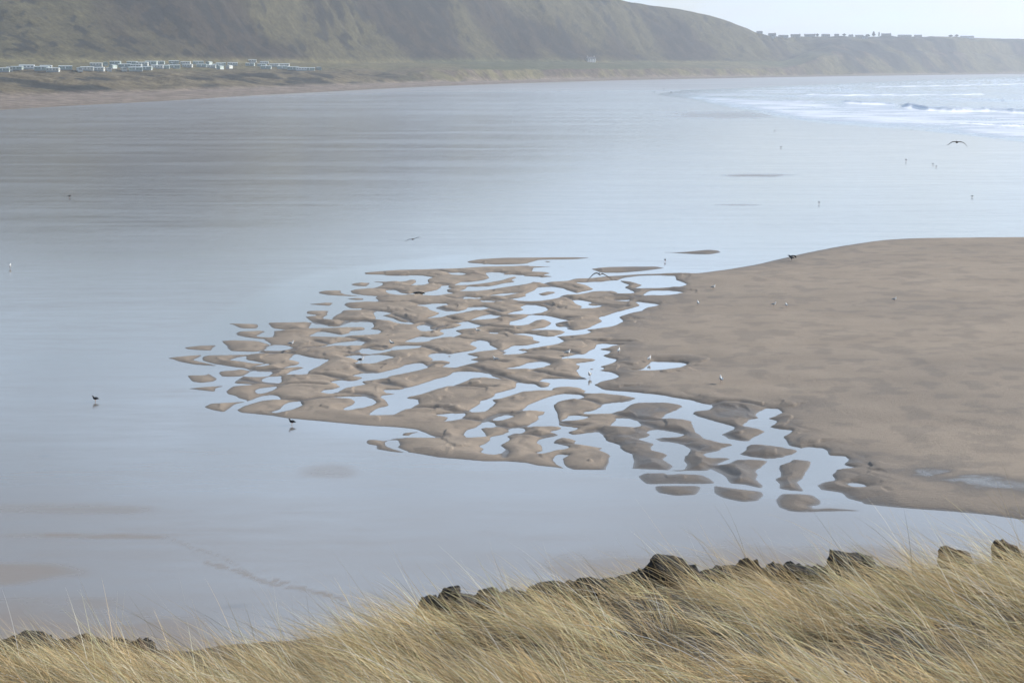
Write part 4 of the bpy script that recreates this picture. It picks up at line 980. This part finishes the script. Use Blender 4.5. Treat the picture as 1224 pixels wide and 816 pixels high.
def make_caravan(mi):
    r = empty('static_caravan', (0, 0, 0))
    L, W = 10.0, 3.6
    V, Fc = box(-L / 2, L / 2, -W / 2, W / 2, 0.35, 2.6); body = mesh_py('body', V, Fc, M_wall[mi], False, r)
    V, Fc = box(-L / 2 + .15, L / 2 - .15, -W / 2 + .1, W / 2 - .1, -0.8, 0.348); mesh_py('skirt', V, Fc, M_roof, False, r)
    e = 0.18; V = [(-L/2-e, -W/2-e, 2.603), (L/2+e, -W/2-e, 2.603), (L/2+e, W/2+e, 2.603), (-L/2-e, W/2+e, 2.603), (-L/2-e, 0, 3.15), (L/2+e, 0, 3.15)]
    mesh_py('roof', V, [(0, 3, 2, 1), (0, 1, 5, 4), (2, 3, 4, 5), (0, 4, 3), (1, 2, 5)], M_roof, False, r)
    for cx in (-3.6, -1.2, 1.3, 3.7):
        V, Fc = box(cx - 0.65, cx + 0.65, -W / 2 - 0.03, -W / 2 - 0.004, 1.15, 2.15); mesh_py('window', V, Fc, M_pane, False, r)
    V, Fc = box(L / 2 + 0.004, L / 2 + 0.03, -1.3, 1.3, 1.05, 2.2); mesh_py('window', V, Fc, M_pane, False, r)
    V, Fc = box(0.0 - 0.35, 0.0 + 0.35, -W / 2 - 0.03, -W / 2 - 0.004, 0.4, 2.3); mesh_py('door', V, Fc, M_wall[2], False, r)
    return r
protos = [make_caravan(0), make_caravan(1), make_caravan(2)]
CV = [(3, 86.3), (11, 85.5), (20, 84), (32, 83), (55, 82.5), (50, 84.7), (78, 83.9), (63, 86.3), (95, 86), (104, 84.7), (115, 79.8), (126, 78.6), (138, 77.4), (130, 85.6), (117, 85.4), (148, 85.4), (135, 82.2), (158, 77.4), (170, 79), (181, 77.7), (191, 77), (162, 85.2), (175, 83.9), (163, 81.4), (149, 81), (188, 82.3),
 (208, 76.3), (207, 79), (222, 77.5), (237, 77.2), (250, 77.5), (264, 78.6), (278, 78.6), (261, 80.4), (241, 80.4), (252, 81.7), (196, 82.2), (208, 82.2), (224, 80.8), (274, 82.2), (263, 83), (299, 79), (301, 75), (313, 79.9), (316, 76.8), (318, 82.6), (328, 79.9), (340, 79.9), (337, 82.6), (350, 84), (360, 84.7), (370, 84.7), (381, 84)]
rows = {'top': [], 'middle': [], 'front': []}
for c_ in CV:
    x, y = c_
    k_ = 'front' if (y > 84.5 or x > 345 or (x < 100 and y > 83.8)) else ('top' if y < 79.2 and x > 110 else 'middle')
    rows[k_].append(c_)
ordw = 'first second third fourth fifth sixth seventh eighth ninth tenth eleventh twelfth thirteenth fourteenth fifteenth sixteenth seventeenth eighteenth nineteenth twentieth twenty-first twenty-second twenty-third twenty-fourth twenty-fifth twenty-sixth twenty-seventh twenty-eighth'.split()
tone = ['pale green', 'cream', 'white']
used = [False] * 3
rr = random.Random(4)
for rn, lst in rows.items():
    for i, (x, y) in enumerate(sorted(lst)):
        m_ = rr.choice([0, 0, 0, 1, 1, 2])
        if used[m_]: o = copy_tree(protos[m_])
        else: o = protos[m_]; used[m_] = True
        p = on_hill(x, y); o.location = (p[0], p[1], p[2] + 0.5)
        o.rotation_euler = (0, 0, math.radians(rr.choice([-8, -4, 3, 8, 14, -70]) if rr.random() < 0.9 else 80)); sc0 = rr.uniform(0.92, 1.12); o.scale = (sc0, sc0, sc0 * 0.85)
        tag(o, f'{tone[m_]} caravan under the hill, {ordw[i]} from the left in the {rn} row', 'caravan', 'static caravans in the park under the hill')

# ------------------------------------------------------------------ houses
M_hwall = [simple_mat('white_render', (0.75, 0.76, 0.75), 0.8, 0.05, 0.5), simple_mat('grey_render', (0.36, 0.37, 0.38), 0.8, 0.1, 0.5), simple_mat('pale_stone', (0.42, 0.41, 0.38), 0.8, 0.1, 0.5)]
M_slate = simple_mat('slate_roof', (0.07, 0.075, 0.085), 0.6, 0.2, 0.8)
def house(loc, L, W, hh, rh, mi, label, rz=0.0, chim=1, name='house', cat='house'):
    r = empty(name, loc, rz)
    V, Fc = box(-L / 2, L / 2, -W / 2, W / 2, -3.0, hh); wv = V + [(-L / 2, 0, hh + rh * 0.93), (L / 2, 0, hh + rh * 0.93)]
    Fc = [f for f in Fc if f != (4, 5, 6, 7)] + [(4, 7, 8), (5, 9, 6)]
    mesh_py('wall', wv, Fc, M_hwall[mi], False, r)
    e = 0.4
    V = [(-L/2-e, -W/2-e, hh - .15), (L/2+e, -W/2-e, hh - .15), (L/2+e, W/2+e, hh - .15), (-L/2-e, W/2+e, hh - .15), (-L/2-e, 0, hh + rh), (L/2+e, 0, hh + rh)]
    V2 = [(a, b_, c_ + 0.25) for a, b_, c_ in V]
    rf = mesh_py('roof', V + V2, [(0, 4, 5, 1), (3, 2, 5, 4), (6, 7, 11, 10), (8, 9, 10, 11), (0, 1, 7, 6), (2, 3, 9, 8), (0, 6, 10, 4), (4, 10, 9, 3), (1, 5, 11, 7), (5, 2, 8, 11)], M_slate, False, r)
    for k in range(chim):
        cx = (L / 2 - 1.2) * (1 if k == 0 else -1)
        V, Fc = box(cx - .7, cx + .7, -.6, .6, hh + rh * 0.6, hh + rh + 1.8); mesh_py('chimney', V, Fc, M_hwall[2], False, rf)
    nw = max(2, int(L / 4)); fl = 1 if hh < 4 else 2
    for j in range(fl):
        for k in range(nw):
            cx = -L / 2 + L * (k + 0.5) / nw
            V, Fc = box(cx - .55, cx + .55, -W / 2 - .04, -W / 2 - .005, 0.9 + j * 2.7, 2.2 + j * 2.7); mesh_py('window', V, Fc, M_glass, False, r)
    return tag(r, label, cat, None)
px, py = 706, 74.5
p = on_hill(px, py)
house((p[0], p[1], p[2]), 15, 8, 5.5, 3.0, 0, 'lone white gabled house at the foot of the big hill', rz=math.radians(28), chim=2)
HS = [(907, 7, 5, 3.5, 1, 'small grey house first on the skyline beside the hill slope', 0),
 (922, 9, 6.5, 4, 1, 'grey two storey house, second on the skyline from the hill slope', 1),
 (935.5, 12, 5, 3, 1, 'long low grey house between the first taller houses on the skyline', 0),
 (950, 12, 5.5, 3.5, 2, 'stone house left of the tall chimney building on the skyline', 1),
 (967, 14, 8, 3, 1, 'large house with the tall chimney, tallest block on the skyline', 1),
 (986, 10, 6, 3.5, 1, 'grey house just right of the tall chimney building', 0),
 (999, 6, 5.5, 3, 1, 'tiny lone grey house in the middle of the skyline', 0),
 (1016, 5, 6, 3.5, 1, 'narrow grey house at the left end of the middle village cluster', 1),
 (1026, 10, 5.5, 3, 2, 'broad stone house in the middle village cluster, left of the cone tree', 0),
 (1058, 12, 5.5, 3, 1, 'wide grey house right of the thin mast tree on the skyline', 1),
 (1080, 17, 6, 3, 2, 'long pale terrace left of the box shaped house on the skyline', 0),
 (1096, 9, 8, 1.4, 2, 'box shaped pale house at the right end of the village', 0),
 (1154.5, 17, 6.5, 2.0, 0, 'long white building standing alone at the far right of the skyline', 0)]
def sky_point(px):
    D0 = float(np.interp(px, KX, KD0)); DR = float(np.interp(px, KRX, KRD))
    Ds = np.linspace(DR - 250, DR + 150, 200); z_, _ = relief(np.full(200, float(px)), Ds)
    i = int(np.argmax((z_ - H) / Ds)); return ((px - CX) / F * Ds[i] / 1.013, float(Ds[i]), float(z_[i]))
for i, (px, wpx, hp, rp, mi, lb, ch) in enumerate(HS):
    p = sky_point(px)
    m_per = p[1] / F
    o = house(p, wpx * m_per * 0.92, 9, hp * 0.48 * (1 if i != 4 else 1.1), rp * 0.75, mi, lb, rz=math.radians(rr.uniform(-10, 10)), chim=ch)
    o['group'] = 'houses of the village on the far cliff'
p = on_hill(1033, 46.5, 500); house(p, 12, 8, 3.5, 3, 0, 'white cottage slightly below the village cluster on the slope', chim=1)['group'] = 'houses of the village on the far cliff'
p = on_hill(922, 45.6, 500); house(p, 8, 7, 3, 2, 0, 'small white cottage below the second skyline house', chim=1)['group'] = 'houses of the village on the far cliff'

# trees and bushes on the skyline
t = NT('far_foliage'); n1 = t.noise(t.pos(), 1.5, 4, 0.7); t.put('Base Color', t.mix(n1, (0.02, 0.03, 0.018), (0.07, 0.09, 0.045))); t.put('Roughness', 0.95)
M_fol = t.m; M_bark = simple_mat('bark', (0.07, 0.055, 0.045), 0.9, 0.2)
def skytree(px, w, h, cone, label, nm, dz=0.0):
    p = sky_point(px); r = empty(nm, p)
    g = np.random.default_rng(int(px)); N = 900
    v = g.normal(size=(N, 3)); v /= np.linalg.norm(v, axis=1)[:, None]; rad = g.random(N) ** 0.4
    v = v * rad[:, None]; hh = (v[:, 2] + 1) / 2
    sh = (1.15 - hh) if cone else np.ones(N)
    cx = v[:, 0] * w / 2 * sh * (1 + 0.3 * np.sin(hh * 9 + px)); cy = v[:, 1] * w / 2 * sh; cz = 0.12 * h + hh * h * 0.9
    c = np.stack([cx, cy, cz], 1); s_ = 0.55
    a = g.normal(size=(N, 3)) * s_; b_ = g.normal(size=(N, 3)) * s_
    V = np.stack([c - a, c + b_, c + a, c - b_], 1).reshape(-1, 3)
    mesh_np('crown', V, np.arange(N * 4).reshape(-1, 4), M_fol, smooth=False, parent=r)
    V, Fc = path_loft([(0, 0, -1.5), (0.05, 0, h * 0.3), (0, 0, h * 0.75)], [0.35, 0.25, 0.08], 8); mesh_py('trunk', V, Fc, M_bark, True, r)
    return tag(r, label, 'tree', 'trees and bushes along the far cliff top')
skytree(1043, 10, 13, True, 'dark cone shaped tree rising above the village roofs', 'conifer')
skytree(1049.5, 3.5, 11, True, 'thin upright tree like a mast right of the cone shaped tree', 'conifer')
skytree(1036, 11, 6, False, 'low bushy tree between the cottage roofs left of the cone tree', 'bushy_tree')
skytree(1135, 10, 6, False, 'low rounded bush left of the lone white building', 'bushy_tree')
skytree(1142, 8, 4.5, False, 'smaller bush touching the left side of the lone white building', 'bushy_tree')
skytree(976, 6, 6, False, 'small bush right of the tall chimney building', 'bushy_tree')
skytree(1008, 7, 5, False, 'small bush left of the middle village cluster', 'bushy_tree')

# far walkers on the beach
def person(px, py, label, mi):
    x, y = ground(px, py); r = empty('person', (float(x), float(y), 0.0))
    pts = [(0, 0, 0.85), (0, 0, 1.1), (0, 0, 1.35), (0, 0, 1.46), (0, 0, 1.52), (0, 0, 1.62), (0, 0, 1.74), (0, 0, 1.80)]
    me = bpy.data.meshes.new('body')
    vs = [(0, 0, .92), (0, 0, 1.15), (0, 0, 1.40), (0, 0, 1.52), (0, 0, 1.64), (0, 0, 1.76), (.10, 0, .88), (.12, .05, .48), (.13, .0, .06), (.13, -.12, .03), (-.10, 0, .88), (-.12, -.08, .48), (-.13, .10, .06), (-.13, -.02, .03), (.20, 0, 1.38), (.26, .02, 1.10), (.25, -.08, .86), (-.20, 0, 1.38), (-.26, -.02, 1.10), (-.25, -.10, .88)]
    es = [(0, 1), (1, 2), (2, 3), (3, 4), (4, 5), (0, 6), (6, 7), (7, 8), (8, 9), (0, 10), (10, 11), (11, 12), (12, 13), (2, 14), (14, 15), (15, 16), (2, 17), (17, 18), (18, 19)]
    rd = [.16, .15, .17, .06, .10, .07, .10, .07, .045, .04, .10, .07, .045, .04, .07, .05, .04, .07, .05, .04]
    me.from_pydata(vs, es, []); o = bpy.data.objects.new('body', me); COL.objects.link(o); o.parent = r
    o.modifiers.new('skin', 'SKIN'); o.modifiers.new('sub', 'SUBSURF').levels = 1
    for v, q in zip(me.skin_vertices[0].data, rd): v.radius = (q, q * 0.8)
    me.skin_vertices[0].data[0].use_root = True
    me.materials.append(mi)
    tag(r, label, 'person', 'people walking far down the beach')
dk = simple_mat('dark_clothes', (0.03, 0.035, 0.05), 0.9, .2)
person(782, 112, 'tiny person in dark clothes, leftmost of the far beach walkers', dk)
person(793.5, 108.5, 'tiny person in dark clothes, middle of the far beach walkers', dk)
person(802, 112.5, 'tiny person in dark clothes, rightmost of the far beach walkers', dk)

# ------------------------------------------------------------------ haze
V, Fc = box(-7000, 12000, -120, 11000, -3.5, 300)
hz = mesh_py('haze', V, Fc, None)
m = bpy.data.materials.new('haze_air'); m.use_nodes = True; nt = m.node_tree; nt.nodes.remove(nt.nodes['Principled BSDF'])
pv = nt.nodes.new('ShaderNodeVolumePrincipled'); pv.inputs['Color'].default_value = (0.80, 0.88, 1.0, 1); pv.inputs['Density'].default_value = 1.05e-4
pv.inputs['Anisotropy'].default_value = 0.3
nt.links.new(pv.outputs[0], nt.nodes['Material Output'].inputs['Volume']); hz.data.materials.append(m)
tag(hz, kind='stuff')

# ------------------------------------------------------------------ sky and sun
SUN_EL = math.radians(27); SUN_AZ = math.radians(66)      # azimuth from +Y towards +X
wd = bpy.data.worlds.new('World'); sc.world = wd; wd.use_nodes = True; nt = wd.node_tree
N_ = nt.nodes; Lk = nt.links; bg = N_['Background']
sky = N_.new('ShaderNodeTexSky'); sky.sky_type = 'NISHITA'; sky.sun_disc = False
sky.sun_elevation = SUN_EL; sky.sun_rotation = SUN_AZ; sky.altitude = 20; sky.air_density = 1.0; sky.dust_density = 1.6; sky.ozone_density = 1.2
tc = N_.new('ShaderNodeTexCoord'); mp = N_.new('ShaderNodeMapping'); mp.inputs['Scale'].default_value = (1.0, 1.0, 3.2)
Lk.new(tc.outputs['Generated'], mp.inputs['Vector'])
nz = N_.new('ShaderNodeTexNoise'); nz.inputs['Scale'].default_value = 4.5; nz.inputs['Detail'].default_value = 8; nz.inputs['Roughness'].default_value = 0.6
Lk.new(mp.outputs[0], nz.inputs['Vector'])
mr = N_.new('ShaderNodeMapRange'); Lk.new(nz.outputs['Fac'], mr.inputs[0]); mr.inputs[1].default_value = 0.40; mr.inputs[2].default_value = 0.66; mr.inputs[3].default_value = 0.15; mr.inputs[4].default_value = 0.95
mixn = N_.new('ShaderNodeMix'); mixn.data_type = 'RGBA'
Lk.new(mr.outputs[0], mixn.inputs[0]); Lk.new(sky.outputs[0], mixn.inputs[6]); mixn.inputs[7].default_value = (9.4, 11.0, 13.0, 1)
dt = N_.new('ShaderNodeVectorMath'); dt.operation = 'DOT_PRODUCT'; Lk.new(tc.outputs['Generated'], dt.inputs[0])
dt.inputs[1].default_value = (math.sin(math.radians(25)), math.cos(math.radians(25)), 0.12)
gl = N_.new('ShaderNodeMapRange'); Lk.new(dt.outputs['Value'], gl.inputs[0]); gl.inputs[1].default_value = -0.3; gl.inputs[2].default_value = 1.0; gl.inputs[3].default_value = 0.30; gl.inputs[4].default_value = 1.0
sx = N_.new('ShaderNodeSeparateXYZ'); Lk.new(tc.outputs['Generated'], sx.inputs[0])
el = N_.new('ShaderNodeMapRange'); Lk.new(sx.outputs['Z'], el.inputs[0]); el.inputs[1].default_value = 0.0; el.inputs[2].default_value = 0.16; el.inputs[3].default_value = 0.50; el.inputs[4].default_value = 1.0
ml = N_.new('ShaderNodeMath'); ml.operation = 'MULTIPLY'; Lk.new(gl.outputs[0], ml.inputs[0]); Lk.new(el.outputs[0], ml.inputs[1])
vs2 = N_.new('ShaderNodeVectorMath'); vs2.operation = 'SCALE'; vs2.inputs[0].default_value = (8.5, 11.0, 14.2); Lk.new(ml.outputs[0], vs2.inputs['Scale'])
Lk.new(vs2.outputs[0], mixn.inputs[7])
Lk.new(mixn.outputs[2], bg.inputs['Color']); bg.inputs['Strength'].default_value = 0.12

sl = bpy.data.lights.new('sun', 'SUN'); sl.energy = 5.0; sl.angle = math.radians(0.7); sl.color = (1.0, 0.93, 0.83)
so = bpy.data.objects.new('sun', sl); COL.objects.link(so)
dirv = Vector((math.cos(SUN_EL) * math.sin(SUN_AZ), math.cos(SUN_EL) * math.cos(SUN_AZ), math.sin(SUN_EL)))
so.rotation_euler = dirv.to_track_quat('Z', 'Y').to_euler(); so.location = (0, 0, 250)

# ------------------------------------------------------------------ render settings
sc.render.engine = 'CYCLES'
sc.cycles.use_denoising = True
sc.cycles.volume_bounces = 1; sc.cycles.max_bounces = 6; sc.cycles.diffuse_bounces = 3; sc.cycles.glossy_bounces = 3
sc.cycles.caustics_reflective = False; sc.cycles.caustics_refractive = False
sc.cycles.sample_clamp_indirect = 6
vs_ = sc.view_settings; vs_.view_transform = 'Standard'; vs_.look = 'None'; vs_.exposure = 0.28; vs_.gamma = 1.0
vs_.use_curve_mapping = False
